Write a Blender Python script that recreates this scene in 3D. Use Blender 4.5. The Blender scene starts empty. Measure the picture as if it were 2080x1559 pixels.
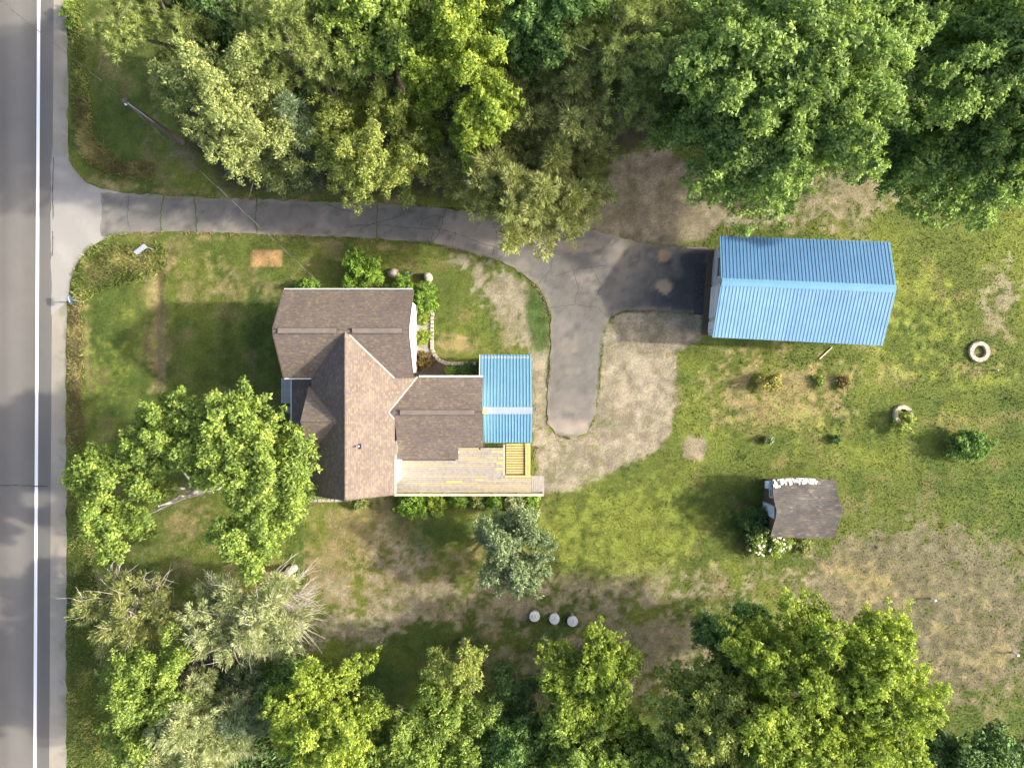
import bpy, bmesh, math, random
import numpy as np
from mathutils import Vector
R = math.radians

# ------------------------------------------------------------------ camera, light, exposure
S = 0.0325            # metres of ground per photo pixel
H = 46.9              # camera height
CX, CY = 1040.0, 779.5
scene = bpy.context.scene
col = scene.collection
cam_d = bpy.data.cameras.new('camera'); cam = bpy.data.objects.new('camera', cam_d); col.objects.link(cam)
cam.location = (0, 0, H); cam.rotation_euler = (0, 0, 0)
cam_d.sensor_width = 36.0; cam_d.lens = 18.0 * H / (1040 * S); cam_d.clip_end = 3000
scene.camera = cam
SUN_EL, SUN_AZ = R(28.8), R(1.0)          # sun stands in the east (+X)
world = bpy.data.worlds.new('World'); scene.world = world; world.use_nodes = True
wn = world.node_tree
sky = wn.nodes.new('ShaderNodeTexSky'); sky.sky_type = 'NISHITA'; sky.sun_disc = False
sky.sun_elevation = SUN_EL; sky.sun_rotation = R(90) - SUN_AZ; sky.air_density = 0.7; sky.dust_density = 5.0; sky.ozone_density = 0.6
bg = wn.nodes['Background']; wn.links.new(sky.outputs[0], bg.inputs[0]); bg.inputs[1].default_value = 0.15
sd = bpy.data.lights.new('sun', 'SUN'); sun = bpy.data.objects.new('sun', sd); col.objects.link(sun)
sd.energy = 2.6; sd.angle = R(1.6); sd.color = (1.0, 0.93, 0.80)
sv = Vector((math.cos(SUN_EL) * math.cos(SUN_AZ), math.cos(SUN_EL) * math.sin(SUN_AZ), math.sin(SUN_EL)))
sun.rotation_euler = sv.to_track_quat('Z', 'Y').to_euler(); sun.location = sv * 80
vs = scene.view_settings; vs.view_transform = 'Standard'; vs.look = 'None'; vs.exposure = 1.52; vs.gamma = 1.0

random.seed(7); rng = np.random.default_rng(7)

# ------------------------------------------------------------------ helpers
def P(px, py, z=0.0):
    k = 1 - z / H
    return Vector(((px - CX) * S * k, (CY - py) * S * k, z))
def gp(gx, gy, z=0.0):                     # ground-pixel offsets (already true positions) to metres
    return Vector((gx * S, gy * S, z))

def tag(o, label=None, cat=None, group=None, kind=None):
    if label: o['label'] = label
    if cat: o['category'] = cat
    if group: o['group'] = group
    if kind: o['kind'] = kind
    return o

def empty(name, loc, label=None, cat=None, group=None):
    o = bpy.data.objects.new(name, None); col.objects.link(o); o.location = loc; o.empty_display_size = .3
    return tag(o, label, cat, group)

def wloc(o):
    v = Vector((0, 0, 0))
    while o is not None:
        v = v + Vector(o.location); o = o.parent
    return v

class MB:
    def __init__(s): s.v = []; s.f = []; s.uv = []; s.mi = []
    def face(s, pts, uvs=None, mi=0):
        n = len(s.v); s.v += [tuple(p) for p in pts]; s.f.append(tuple(range(n, n + len(pts))))
        s.uv.append(uvs); s.mi.append(mi)
    def box(s, c, d, rz=0.0, mi=0):
        c = Vector(c); hx, hy, hz = d[0] / 2, d[1] / 2, d[2] / 2
        cs, sn = math.cos(rz), math.sin(rz)
        def q(x, y, z): return c + Vector((x * cs - y * sn, x * sn + y * cs, z))
        p = [q(x, y, z) for z in (-hz, hz) for y in (-hy, hy) for x in (-hx, hx)]
        n = len(s.v); s.v += [tuple(a) for a in p]
        for f in ((0, 2, 3, 1), (4, 5, 7, 6), (0, 1, 5, 4), (1, 3, 7, 5), (3, 2, 6, 7), (2, 0, 4, 6)):
            s.f.append(tuple(n + i for i in f)); s.uv.append(None); s.mi.append(mi)
        return s
    def bar(s, a, b, w, h, up=(0, 0, 1)):   # box along a-b, w sideways, h along up
        a = Vector(a); b = Vector(b); t = (b - a).normalized(); u = Vector(up)
        sd_ = t.cross(u).normalized(); u = sd_.cross(t).normalized()
        p = [e + sd_ * (i * w / 2) + u * (j * h / 2) for e in (a, b) for (i, j) in ((-1, -1), (1, -1), (1, 1), (-1, 1))]
        n = len(s.v); s.v += [tuple(x) for x in p]
        for f in ((3, 2, 1, 0), (4, 5, 6, 7), (0, 1, 5, 4), (1, 2, 6, 5), (2, 3, 7, 6), (3, 0, 4, 7)):
            s.f.append(tuple(n + i for i in f)); s.uv.append(None); s.mi.append(0)
        return s
    def tube(s, pts, rad, n=6, cap=True):
        pts = [Vector(p) for p in pts]; m = len(pts); base = len(s.v)
        for i, p in enumerate(pts):
            t = (pts[min(i + 1, m - 1)] - pts[max(i - 1, 0)]).normalized()
            a = t.cross(Vector((0, 0, 1)))
            if a.length < 1e-3: a = Vector((1, 0, 0))
            a.normalize(); b = t.cross(a)
            r = rad[i] if hasattr(rad, '__len__') else rad
            for k in range(n):
                th = 2 * math.pi * k / n
                s.v.append(tuple(p + a * (r * math.cos(th)) + b * (r * math.sin(th))))
        for i in range(m - 1):
            for k in range(n):
                k2 = (k + 1) % n
                s.f.append((base + i * n + k, base + i * n + k2, base + (i + 1) * n + k2, base + (i + 1) * n + k))
                s.uv.append(None); s.mi.append(0)
        if cap:
            s.f.append(tuple(base + k for k in range(n))); s.uv.append(None); s.mi.append(0)
            s.f.append(tuple(base + (m - 1) * n + k for k in reversed(range(n)))); s.uv.append(None); s.mi.append(0)
        return s
    def lathe(s, c, prof, n=24):
        c = Vector(c); base = len(s.v)
        for (r, z) in prof:
            for k in range(n):
                th = 2 * math.pi * k / n
                s.v.append((c.x + r * math.cos(th), c.y + r * math.sin(th), c.z + z))
        for i in range(len(prof) - 1):
            for k in range(n):
                k2 = (k + 1) % n
                s.f.append((base + i * n + k, base + i * n + k2, base + (i + 1) * n + k2, base + (i + 1) * n + k))
                s.uv.append(None); s.mi.append(0)
        s.f.append(tuple(base + (len(prof) - 1) * n + k for k in range(n))); s.uv.append(None); s.mi.append(0)
        return s
    def slab(s, poly, uvdir, thick=0.14):
        """sloping roof polygon (3-D points), extruded straight down; uv in metres along uvdir and up the slope"""
        poly = [Vector(p) for p in poly]
        nrm = Vector((0, 0, 0))
        for i in range(len(poly)):
            a, b = poly[i], poly[(i + 1) % len(poly)]
            nrm += a.cross(b)
        nrm.normalize()
        if nrm.z < 0: poly.reverse(); nrm = -nrm
        u = Vector(uvdir).normalized(); v = nrm.cross(u)
        o = poly[0]
        s.face(poly, [((p - o).dot(u) + 20, (p - o).dot(v) + 20) for p in poly])
        low = [p - Vector((0, 0, thick)) for p in poly]
        s.face(list(reversed(low)), [(0, 0)] * len(low))
        for i in range(len(poly)):
            j = (i + 1) % len(poly)
            s.face([poly[i], low[i], low[j], poly[j]], [(0, 0)] * 4)
        return s
    def build(s, name, mat, parent=None, smooth=False, origin=None):
        me = bpy.data.meshes.new(name)
        o0 = wloc(parent) if parent is not None else (Vector(origin) if origin is not None else Vector((0, 0, 0)))
        me.from_pydata([(x - o0.x, y - o0.y, z - o0.z) for (x, y, z) in s.v], [], s.f)
        if any(u is not None for u in s.uv):
            ul = me.uv_layers.new(name='UVMap'); li = 0
            for f, u in zip(s.f, s.uv):
                for q in range(len(f)):
                    ul.data[li].uv = u[q] if u is not None else (0, 0); li += 1
        mats = mat if isinstance(mat, (list, tuple)) else [mat]
        for m in mats: me.materials.append(m)
        if len(mats) > 1: me.polygons.foreach_set('material_index', s.mi)
        if smooth: me.polygons.foreach_set('use_smooth', [True] * len(me.polygons))
        me.update()
        o = bpy.data.objects.new(name, me); col.objects.link(o)
        if parent is not None: o.parent = parent
        elif origin is not None: o.location = origin
        return o

# ------------------------------------------------------------------ numpy noise
_tabs = {}
def vnoise(x, y, scale, seed=0):
    if seed not in _tabs: _tabs[seed] = np.random.default_rng(1000 + seed).random((256, 256))
    t = _tabs[seed]; x = np.asarray(x) / scale + 57.3; y = np.asarray(y) / scale + 91.7
    xi = np.floor(x).astype(int); yi = np.floor(y).astype(int); fx = x - xi; fy = y - yi
    fx = fx * fx * (3 - 2 * fx); fy = fy * fy * (3 - 2 * fy)
    a = t[xi % 256, yi % 256]; b = t[(xi + 1) % 256, yi % 256]; c = t[xi % 256, (yi + 1) % 256]; d = t[(xi + 1) % 256, (yi + 1) % 256]
    return (a * (1 - fx) + b * fx) * (1 - fy) + (c * (1 - fx) + d * fx) * fy
def fbm(x, y, scale, seed=0, octv=4, gain=.55):
    s = 0; a = 1; n = 0
    for i in range(octv):
        s = s + a * vnoise(x, y, scale / 2 ** i, seed + i); n += a; a *= gain
    return s / n
def sstep(a, b, x):
    t = np.clip((x - a) / (b - a), 0, 1); return t * t * (3 - 2 * t)
def poly_sd(x, y, poly):
    """signed distance (positive inside), everything in photo pixels"""
    n = len(poly); inside = np.zeros(x.shape, bool); d = np.full(x.shape, 1e9)
    for i in range(n):
        x1, y1 = poly[i]; x2, y2 = poly[(i + 1) % n]
        dx, dy = x2 - x1, y2 - y1
        t = np.clip(((x - x1) * dx + (y - y1) * dy) / (dx * dx + dy * dy + 1e-9), 0, 1)
        d = np.minimum(d, np.hypot(x - x1 - t * dx, y - y1 - t * dy))
        c = ((y1 > y) != (y2 > y)) & (x < (x2 - x1) * (y - y1) / (y2 - y1 + 1e-12) + x1)
        inside ^= c
    return np.where(inside, d, -d)

# ------------------------------------------------------------------ materials
def new_mat(name):
    m = bpy.data.materials.new(name); m.use_nodes = True
    nt = m.node_tree; b = nt.nodes['Principled BSDF']
    return m, nt, b
def noise_node(nt, scale, detail=4, rough=.6, vec=None):
    n = nt.nodes.new('ShaderNodeTexNoise'); n.inputs['Scale'].default_value = scale
    n.inputs['Detail'].default_value = detail; n.inputs['Roughness'].default_value = rough
    if vec is not None: nt.links.new(vec, n.inputs['Vector'])
    return n
def ramp(nt, fac, stops):
    r = nt.nodes.new('ShaderNodeValToRGB'); nt.links.new(fac, r.inputs[0])
    while len(r.color_ramp.elements) > 1: r.color_ramp.elements.remove(r.color_ramp.elements[-1])
    for i, (p, c) in enumerate(stops):
        e = r.color_ramp.elements[0] if i == 0 else r.color_ramp.elements.new(p)
        e.position = p; e.color = (*c, 1) if len(c) == 3 else c
    return r
def mixc(nt, fac, a, b, mode='MIX'):
    m = nt.nodes.new('ShaderNodeMix'); m.data_type = 'RGBA'; m.blend_type = mode
    for s, v in ((m.inputs[0], fac), (m.inputs[6], a), (m.inputs[7], b)):
        if hasattr(v, 'is_linked') or isinstance(v, bpy.types.NodeSocket): nt.links.new(v, s)
        elif isinstance(v, (int, float)): s.default_value = v
        else: s.default_value = (*v, 1)
    return m.outputs[2]
def bump(nt, b, h, strength=.3, dist=.02):
    n = nt.nodes.new('ShaderNodeBump'); n.inputs['Strength'].default_value = strength; n.inputs['Distance'].default_value = dist
    nt.links.new(h, n.inputs['Height']); nt.links.new(n.outputs[0], b.inputs['Normal']); return n
def geo_pos(nt): return nt.nodes.new('ShaderNodeNewGeometry').outputs['Position']
def math_node(nt, op, a, b=None, c=None):
    m = nt.nodes.new('ShaderNodeMath'); m.operation = op
    for i, v in enumerate((a, b, c)):
        if v is None: continue
        if isinstance(v, (int, float)): m.inputs[i].default_value = v
        else: nt.links.new(v, m.inputs[i])
    return m.outputs[0]

def mottled(name, c1, c2, scale=6, rough=.7, bmp=.15, dist=.01, metallic=0, detail=5):
    m, nt, b = new_mat(name); pos = geo_pos(nt)
    n = noise_node(nt, scale, detail, .65, pos)
    r = ramp(nt, n.outputs[0], [(.3, c1), (.7, c2)]); nt.links.new(r.outputs[0], b.inputs['Base Color'])
    b.inputs['Roughness'].default_value = rough; b.inputs['Metallic'].default_value = metallic
    if bmp:
        n2 = noise_node(nt, scale * 5, 3, .6, pos); bump(nt, b, n2.outputs[0], bmp, dist)
    return m

def attr_mat(name, fine, amt, bscale, bstr, bdist, rough=.95):
    m, nt, b = new_mat(name); pos = geo_pos(nt)
    a = nt.nodes.new('ShaderNodeAttribute'); a.attribute_name = 'col'
    n = noise_node(nt, fine, 8, .85, pos)
    lo, hi = 1 - amt, 1 + amt
    r = ramp(nt, n.outputs[0], [(.28, (lo, lo, lo)), (.72, (hi, hi, hi))])
    c = mixc(nt, 1.0, a.outputs['Color'], r.outputs[0], 'MULTIPLY')
    nt.links.new(c, b.inputs['Base Color']); b.inputs['Roughness'].default_value = rough
    b.inputs['Specular IOR Level'].default_value = .15
    n2 = noise_node(nt, bscale, 5, .75, pos); bump(nt, b, n2.outputs[0], bstr, bdist)
    return m

def shingle_mat(name, base_a, base_b, spots, spot_amt, w=.33, h=.145, patch=None):
    m, nt, b = new_mat(name); uv = nt.nodes.new('ShaderNodeUVMap'); pos = geo_pos(nt)
    sx = nt.nodes.new('ShaderNodeSeparateXYZ'); nt.links.new(uv.outputs[0], sx.inputs[0])
    v = math_node(nt, 'DIVIDE', sx.outputs[1], h); row = math_node(nt, 'FLOOR', v); vf = math_node(nt, 'FRACT', v)
    off = nt.nodes.new('ShaderNodeTexWhiteNoise'); off.noise_dimensions = '1D'; nt.links.new(row, off.inputs['W'])
    u = math_node(nt, 'ADD', math_node(nt, 'DIVIDE', sx.outputs[0], w), off.outputs['Value'])
    cidx = math_node(nt, 'FLOOR', u); uf = math_node(nt, 'FRACT', u)
    cmb = nt.nodes.new('ShaderNodeCombineXYZ'); nt.links.new(cidx, cmb.inputs[0]); nt.links.new(row, cmb.inputs[1])
    wn1 = nt.nodes.new('ShaderNodeTexWhiteNoise'); wn1.noise_dimensions = '2D'; nt.links.new(cmb.outputs[0], wn1.inputs['Vector'])
    c = ramp(nt, wn1.outputs['Value'], [(0, base_a), (1 - spot_amt, base_b), (1, spots)]).outputs[0]
    big = noise_node(nt, .8, 5, .7, pos)
    c = mixc(nt, 1.0, c, ramp(nt, big.outputs[0], [(.3, (.82, .82, .82)), (.7, (1.14, 1.13, 1.12))]).outputs[0], 'MULTIPLY')
    if patch:
        pn = noise_node(nt, 1.3, 6, .7, pos)
        c = mixc(nt, ramp(nt, pn.outputs[0], [(.5, (0, 0, 0)), (.66, (1, 1, 1))]).outputs[0], c, patch)
    # dark joint at the lower edge of each course and between tabs
    e1 = math_node(nt, 'LESS_THAN', vf, .16); e2 = math_node(nt, 'LESS_THAN', uf, .03)
    e = math_node(nt, 'MULTIPLY', math_node(nt, 'MAXIMUM', e1, math_node(nt, 'MULTIPLY', e2, .5)), .5)
    c = mixc(nt, e, c, tuple(x * .35 for x in base_a))
    g = noise_node(nt, 60, 3, .6, pos)
    c = mixc(nt, 1.0, c, ramp(nt, g.outputs[0], [(.3, (.85, .85, .85)), (.7, (1.15, 1.15, 1.15))]).outputs[0], 'MULTIPLY')
    nt.links.new(c, b.inputs['Base Color']); b.inputs['Roughness'].default_value = .9
    hgt = math_node(nt, 'SUBTRACT', math_node(nt, 'MULTIPLY', math_node(nt, 'SUBTRACT', 1.0, vf), .6), math_node(nt, 'MULTIPLY', wn1.outputs['Value'], -.3))
    bump(nt, b, hgt, .5, .012)
    return m

def leaf_mat(name, c, var=.35, trans=.35, tint=None):
    """albedo c with random leaf-to-leaf variation stored on the faces"""
    m, nt, b = new_mat(name); nt.nodes.remove(b); out = nt.nodes['Material Output']
    a = nt.nodes.new('ShaderNodeAttribute'); a.attribute_name = 'lv'
    lo = tuple(x * (1 - var) for x in c); hi = tuple(min(1, x * (1 + var)) for x in (tint or c))
    r = ramp(nt, a.outputs['Fac'], [(0, lo), (.55, c), (1, hi)])
    d = nt.nodes.new('ShaderNodeBsdfDiffuse'); t = nt.nodes.new('ShaderNodeBsdfTranslucent')
    nt.links.new(r.outputs[0], d.inputs[0])
    tc = mixc(nt, 1.0, r.outputs[0], (1.15, 1.2, .6), 'MULTIPLY'); nt.links.new(tc, t.inputs[0])
    mx = nt.nodes.new('ShaderNodeMixShader'); mx.inputs[0].default_value = trans
    nt.links.new(d.outputs[0], mx.inputs[1]); nt.links.new(t.outputs[0], mx.inputs[2])
    g = nt.nodes.new('ShaderNodeBsdfGlossy'); g.inputs['Roughness'].default_value = .6; g.inputs[0].default_value = (.9, .95, 1, 1)
    m2 = nt.nodes.new('ShaderNodeMixShader'); m2.inputs[0].default_value = .018
    nt.links.new(mx.outputs[0], m2.inputs[1]); nt.links.new(g.outputs[0], m2.inputs[2]); nt.links.new(m2.outputs[0], out.inputs[0])
    return m

M = {}
M['ground'] = attr_mat('ground_cover', 7, .5, 16, 1.0, .10)
M['grassblade'] = attr_mat('grass_blades', 3, .25, 40, .0, .01)
M['asphalt'] = attr_mat('driveway_asphalt', 14, .2, 60, .5, .012, .9)
M['road'] = attr_mat('road_asphalt', 30, .16, 70, .5, .008, .88)
M['gravel'] = attr_mat('shoulder_gravel', 25, .2, 45, .6, .02, .95)
M['white_paint'] = mottled('white_road_paint', (.78, .78, .78), (.86, .86, .87), 12, .6, .1)
M['yellow_paint'] = mottled('yellow_road_paint', (.6, .42, .05), (.68, .48, .08), 12, .6, .1)
M['shingle'] = shingle_mat('brown_shingles', (.124, .099, .083), (.166, .135, .112), (.225, .165, .098), .15, .15, .115)
M['shingle_old'] = shingle_mat('old_grey_shingles', (.075, .068, .062), (.108, .098, .09), (.20, .175, .145), .10, .2, .12, (.14, .118, .095))
M['white'] = mottled('white_siding', (.74, .74, .73), (.82, .82, .81), 3, .55, .08)
M['trim'] = mottled('white_trim', (.55, .55, .53), (.68, .68, .67), 5, .5, .05)
M['grey_wall'] = mottled('grey_siding', (.50, .51, .53), (.58, .59, .61), 3, .55, .08)
M['flash'] = mottled('flashing_metal', (.26, .24, .23), (.36, .34, .33), 5, .5, .05)
M['vent'] = mottled('ridge_vent_shingle', (.118, .10, .088), (.175, .145, .12), 2.2, .85, .3)
M['vent_edge'] = mottled('dark_vent_edge', (.05, .04, .035), (.07, .055, .05), 5, .8, .1)
M['glass'], _nt, _b = new_mat('window_glass'); _b.inputs['Base Color'].default_value = (.03, .04, .05, 1); _b.inputs['Roughness'].default_value = .08
def metal_roof(name, c1, c2):
    m, nt, b = new_mat(name); pos = geo_pos(nt)
    n = noise_node(nt, .9, 5, .65, pos)
    r = ramp(nt, n.outputs[0], [(.3, c1), (.7, c2)])
    n2 = noise_node(nt, 14, 4, .7, pos)
    c = mixc(nt, 1.0, r.outputs[0], ramp(nt, n2.outputs[0], [(.3, (.93, .93, .93)), (.7, (1.06, 1.06, 1.06))]).outputs[0], 'MULTIPLY')
    nt.links.new(c, b.inputs['Base Color']); b.inputs['Roughness'].default_value = .48; b.inputs['Specular IOR Level'].default_value = .4
    return m
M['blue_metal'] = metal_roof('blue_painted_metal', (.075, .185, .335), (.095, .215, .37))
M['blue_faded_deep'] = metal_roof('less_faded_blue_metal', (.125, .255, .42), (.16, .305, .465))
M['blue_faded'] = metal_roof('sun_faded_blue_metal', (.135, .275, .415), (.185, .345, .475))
M['blue_cap'] = metal_roof('blue_ridge_metal', (.115, .275, .405), (.14, .31, .44))
M['teal_metal'] = metal_roof('light_blue_metal', (.115, .255, .355), (.14, .29, .395))
M['grey_cap'] = metal_roof('grey_ridge_metal', (.26, .31, .38), (.31, .36, .43))
M['deck_old'] = mottled('weathered_decking', (.23, .21, .185), (.36, .33, .29), 5, .8, .2)
M['deck_mid'] = mottled('worn_yellow_decking', (.30, .255, .17), (.42, .36, .25), 5, .8, .2)
M['deck_new'] = mottled('new_yellow_lumber', (.44, .32, .11), (.55, .41, .17), 5, .7, .15)
M['rail_wood'] = mottled('cream_rail_wood', (.42, .38, .28), (.54, .49, .37), 5, .7, .15)
M['concrete'] = mottled('concrete', (.36, .35, .33), (.46, .45, .42), 4, .85, .25)
M['stone'] = mottled('pale_edging_stone', (.28, .25, .20), (.44, .40, .33), 6, .9, .5, .02)
M['boulder'] = mottled('brown_boulder', (.30, .24, .19), (.44, .37, .31), 3, .9, .6, .04)
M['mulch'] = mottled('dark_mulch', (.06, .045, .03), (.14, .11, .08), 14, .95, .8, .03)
M['rock_mulch'] = mottled('pebble_mulch', (.20, .18, .15), (.46, .42, .37), 22, .95, .8, .03)
M['bark'] = mottled('grey_brown_bark', (.10, .08, .06), (.20, .17, .14), 8, .9, .7, .03)
M['bark_pale'] = mottled('pale_bark', (.34, .31, .27), (.50, .47, .42), 8, .9, .5, .02)
M['pole'] = mottled('weathered_pole', (.10, .085, .07), (.17, .15, .13), 8, .9, .4, .02)
M['wire'] = mottled('dark_cable', (.03, .03, .03), (.05, .05, .05), 8, .6, 0)
M['wire_light'] = mottled('bare_aluminium_cable', (.24, .24, .24), (.3, .3, .3), 8, .4, 0)
M['crack'] = mottled('dark_crack', (.045, .043, .04), (.08, .076, .07), 20, .95, 0)
M['crack_green'] = mottled('mossy_crack', (.05, .075, .02), (.10, .12, .05), 20, .95, .5)
M['fresh'] = mottled('fresh_asphalt', (.028, .028, .03), (.06, .06, .062), 5, .8, .5, .01)
M['galv'] = mottled('pale_galvanised', (.50, .53, .54), (.62, .65, .66), 8, .45, .1)
M['galv_dark'] = mottled('dull_galvanised', (.22, .23, .24), (.32, .33, .34), 8, .5, .1)
M['navy'] = mottled('dark_blue_paint', (.02, .06, .12), (.03, .09, .17), 8, .4, .1)
M['black'] = mottled('black_metal', (.012, .012, .014), (.03, .03, .03), 8, .5, .1)
M['lightblue'] = mottled('pale_blue_paint', (.45, .58, .68), (.55, .67, .76), 5, .6, .1)
M['darkwood'] = mottled('dark_brown_siding', (.07, .05, .04), (.13, .10, .08), 6, .85, .3)
M['whiteflake'] = mottled('peeled_white_membrane', (.40, .40, .39), (.60, .60, .59), 6, .8, .5, .02)
M['flower'] = mottled('cream_petals', (.70, .66, .48), (.82, .80, .66), 10, .7, 0)
M['brass'] = mottled('brass_lamp', (.5, .36, .1), (.62, .46, .16), 8, .4, 0)

# ------------------------------------------------------------------ the lie of the land (colour masks in photo pixels)
DRIVE = [(205, 391), (262, 393), (400, 400), (580, 407), (760, 412), (905, 424), (1000, 437), (1110, 452), (1180, 461), (1232, 474), (1290, 490),
         (1330, 499), (1440, 503), (1436, 638), (1400, 636), (1330, 630), (1266, 631), (1245, 641), (1229, 664), (1222, 700), (1216, 780),
         (1208, 845), (1190, 878), (1160, 889), (1128, 880), (1112, 858), (1113, 800), (1118, 720), (1118, 640), (1103, 596), (1082, 572),
         (1046, 545), (1000, 525), (950, 511), (870, 492), (700, 481), (500, 475), (350, 470), (255, 474), (205, 482)]
APRON = [(104, 300), (138, 322), (150, 345), (175, 370), (205, 384), (262, 393), (268, 430), (262, 473), (235, 478), (205, 488), (178, 505), (155, 535), (143, 570), (137, 610), (104, 640)]
ROADX = lambda y: 109 - 9 * y / 1559.0     # road edge in px
SHX = lambda y: 137 + 0 * y

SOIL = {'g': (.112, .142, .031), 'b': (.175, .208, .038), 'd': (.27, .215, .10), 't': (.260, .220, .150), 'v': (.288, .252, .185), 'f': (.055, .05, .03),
        'o': (.42, .27, .12), 'm': (.160, .142, .088), 'k': (.055, .095, .022)}
# kind, colour, geometry, strength 0-1, softness px, raggedness
REG = [
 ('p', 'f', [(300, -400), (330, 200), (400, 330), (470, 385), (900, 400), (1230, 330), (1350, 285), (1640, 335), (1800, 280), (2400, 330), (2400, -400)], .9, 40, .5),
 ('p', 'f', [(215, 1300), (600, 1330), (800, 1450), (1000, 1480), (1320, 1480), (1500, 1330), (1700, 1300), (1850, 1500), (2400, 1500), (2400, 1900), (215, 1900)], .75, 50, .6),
 ('p', 'v', [(905, 510), (1000, 528), (1085, 575), (1110, 630), (1116, 720), (1080, 720), (1040, 690), (990, 640), (950, 570)], .80, 30, 1.0),
 ('p', 'v', [(1222, 650), (1262, 632), (1330, 631), (1425, 640), (1425, 695), (1375, 715), (1372, 840), (1350, 905), (1260, 950), (1185, 985), (1135, 1000), (1100, 940), (1118, 880), (1190, 888), (1214, 800)], 1.05, 14, .55),
 ('p', 'v', [(1078, 715), (1118, 700), (1114, 860), (1140, 1000), (1100, 1000), (1082, 900)], .9, 10, .7),
 ('p', 't', [(1180, 470), (1200, 420), (1250, 330), (1340, 290), (1420, 340), (1480, 440), (1440, 480), (1330, 500)], 1.0, 22, .5),
 ('e', 't', (1640, 395, 190, 75, 0), .72, 30, 1.1),
 ('e', 'v', (1500, 450, 80, 25, 0), .6, 20, 1.0),
 ('e', 'd', (1590, 800, 170, 75, 0), .70, 40, 1.1),
 ('e', 'd', (1560, 725, 100, 25, 0), .5, 30, 1.1),
 ('e', 't', (1410, 910, 26, 26, 0), .95, 10, .6),
 ('e', 'd', (760, 1085, 105, 85, 0), .75, 40, 1.0),
 ('e', 'd', (820, 1190, 260, 95, 0), .66, 40, 1.2),
 ('e', 't', (1380, 1200, 150, 60, 0), .5, 40, 1.3),
 ('p', 't', [(1786, 1165), (1797, 1165), (1792, 1330), (1780, 1330)], .8, 8, .6), ('p', 't', [(1815, 1180), (1828, 1172), (1850, 1165), (1850, 1172), (1830, 1182), (1826, 1240), (1816, 1240)], .8, 7, .6), ('p', 't', [(1730, 1110), (1738, 1106), (1752, 1140), (1760, 1160), (1750, 1160)], .8, 6, .6),
 ('p', 'v', [(1136, 885), (1180, 885), (1180, 995), (1136, 1000)], .95, 5, .4),
 ('e', 'v', (800, 1130, 90, 60, 20), .55, 30, 1.1),
 ('e', 't', (960, 1220, 400, 62, 0), .68, 40, 1.1),
 ('e', 't', (1290, 1340, 250, 90, -10), .72, 40, 1.0),
 ('e', 'v', (720, 1270, 130, 55, 0), .6, 40, 1.0),
 ('e', 't', (1200, 1190, 130, 30, 0), .6, 20, 1.1),
 ('e', 'm', (1870, 1250, 280, 195, 10), .86, 60, 1.0),
 ('e', 'd', (1760, 1180, 130, 60, 10), .55, 50, .9),
 ('e', 't', (1600, 1170, 130, 22, 12), .62, 25, 1.0),
 ('e', 'd', (1990, 1300, 110, 120, 0), .42, 50, 1.1),
 ('e', 't', (2040, 590, 45, 90, 10), .60, 30, 1.1),
 ('e', 'd', (1860, 660, 30, 12, 0), .6, 12, .9),
 ('e', 'd', (1985, 740, 60, 45, 0), .55, 25, 1.0),
 ('e', 'd', (1850, 760, 120, 40, 20), .35, 40, 1.1),
 ('e', 'd', (420, 560, 120, 55, 10), .5, 40, 1.0),
 ('p', 'd', [(302, 540), (345, 500), (352, 520), (338, 580), (340, 800), (300, 800)], .72, 14, .8),
 ('p', 'd', [(168, 590), (184, 590), (188, 800), (172, 810)], .62, 9, .8),
 ('p', 'd', [(300, 150), (328, 150), (338, 300), (300, 300)], .45, 16, .9),
 ('p', 'm', [(330, 240), (450, 330), (440, 370), (300, 300)], .45, 30, .9),
 ('p', 'd', [(160, 320), (240, 370), (520, 395), (900, 408), (900, 422), (400, 398), (250, 392), (180, 372)], .5, 10, .9),
 ('p', 'd', [(300, 474), (700, 484), (950, 515), (900, 520), (600, 495), (300, 486)], .5, 8, .9),
 ('p', 'o', [(511, 507), (575, 509), (573, 541), (510, 539)], 1.1, 4, .35),
 ('e', 'd', (925, 700, 55, 14, 8), .85, 12, .7),
 ('e', 'd', (930, 683, 50, 4, 8), .9, 4, .4),
 ('e', 'd', (620, 1060, 50, 30, 0), .4, 30, 1.0),
 ('e', 'm', (300, 1170, 160, 60, 0), .5, 50, .9),
 ('e', 'd', (395, 1050, 60, 60, 0), .6, 40, .8),
 ('e', 'b', (1270, 1070, 210, 95, -8), .75, 60, .8),
 ('e', 'b', (1860, 640, 90, 170, -25), .55, 60, .9),
 ('p', 'b', [(1760, 690), (1800, 690), (1960, 770), (2050, 740), (2060, 790), (1960, 800), (1830, 740)], .7, 20, .8),
 ('e', 'b', (1650, 870, 180, 60, 0), .4, 50, .9),
 ('e', 'b', (230, 740, 70, 130, 0), .45, 40, .8),
 ('e', 'k', (1090, 650, 22, 70, -8), .9, 14, .5),
 ('e', 'k', (910, 600, 40, 60, 0), .5, 30, .8),
 ('e', 'k', (750, 1380, 110, 60, 0), .8, 40, .7),
 ('e', 'k', (1900, 980, 190, 70, 0), .35, 60, .9),
 ('e', 'k', (850, 1080, 60, 50, 0), .5, 30, .8),
]
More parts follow.
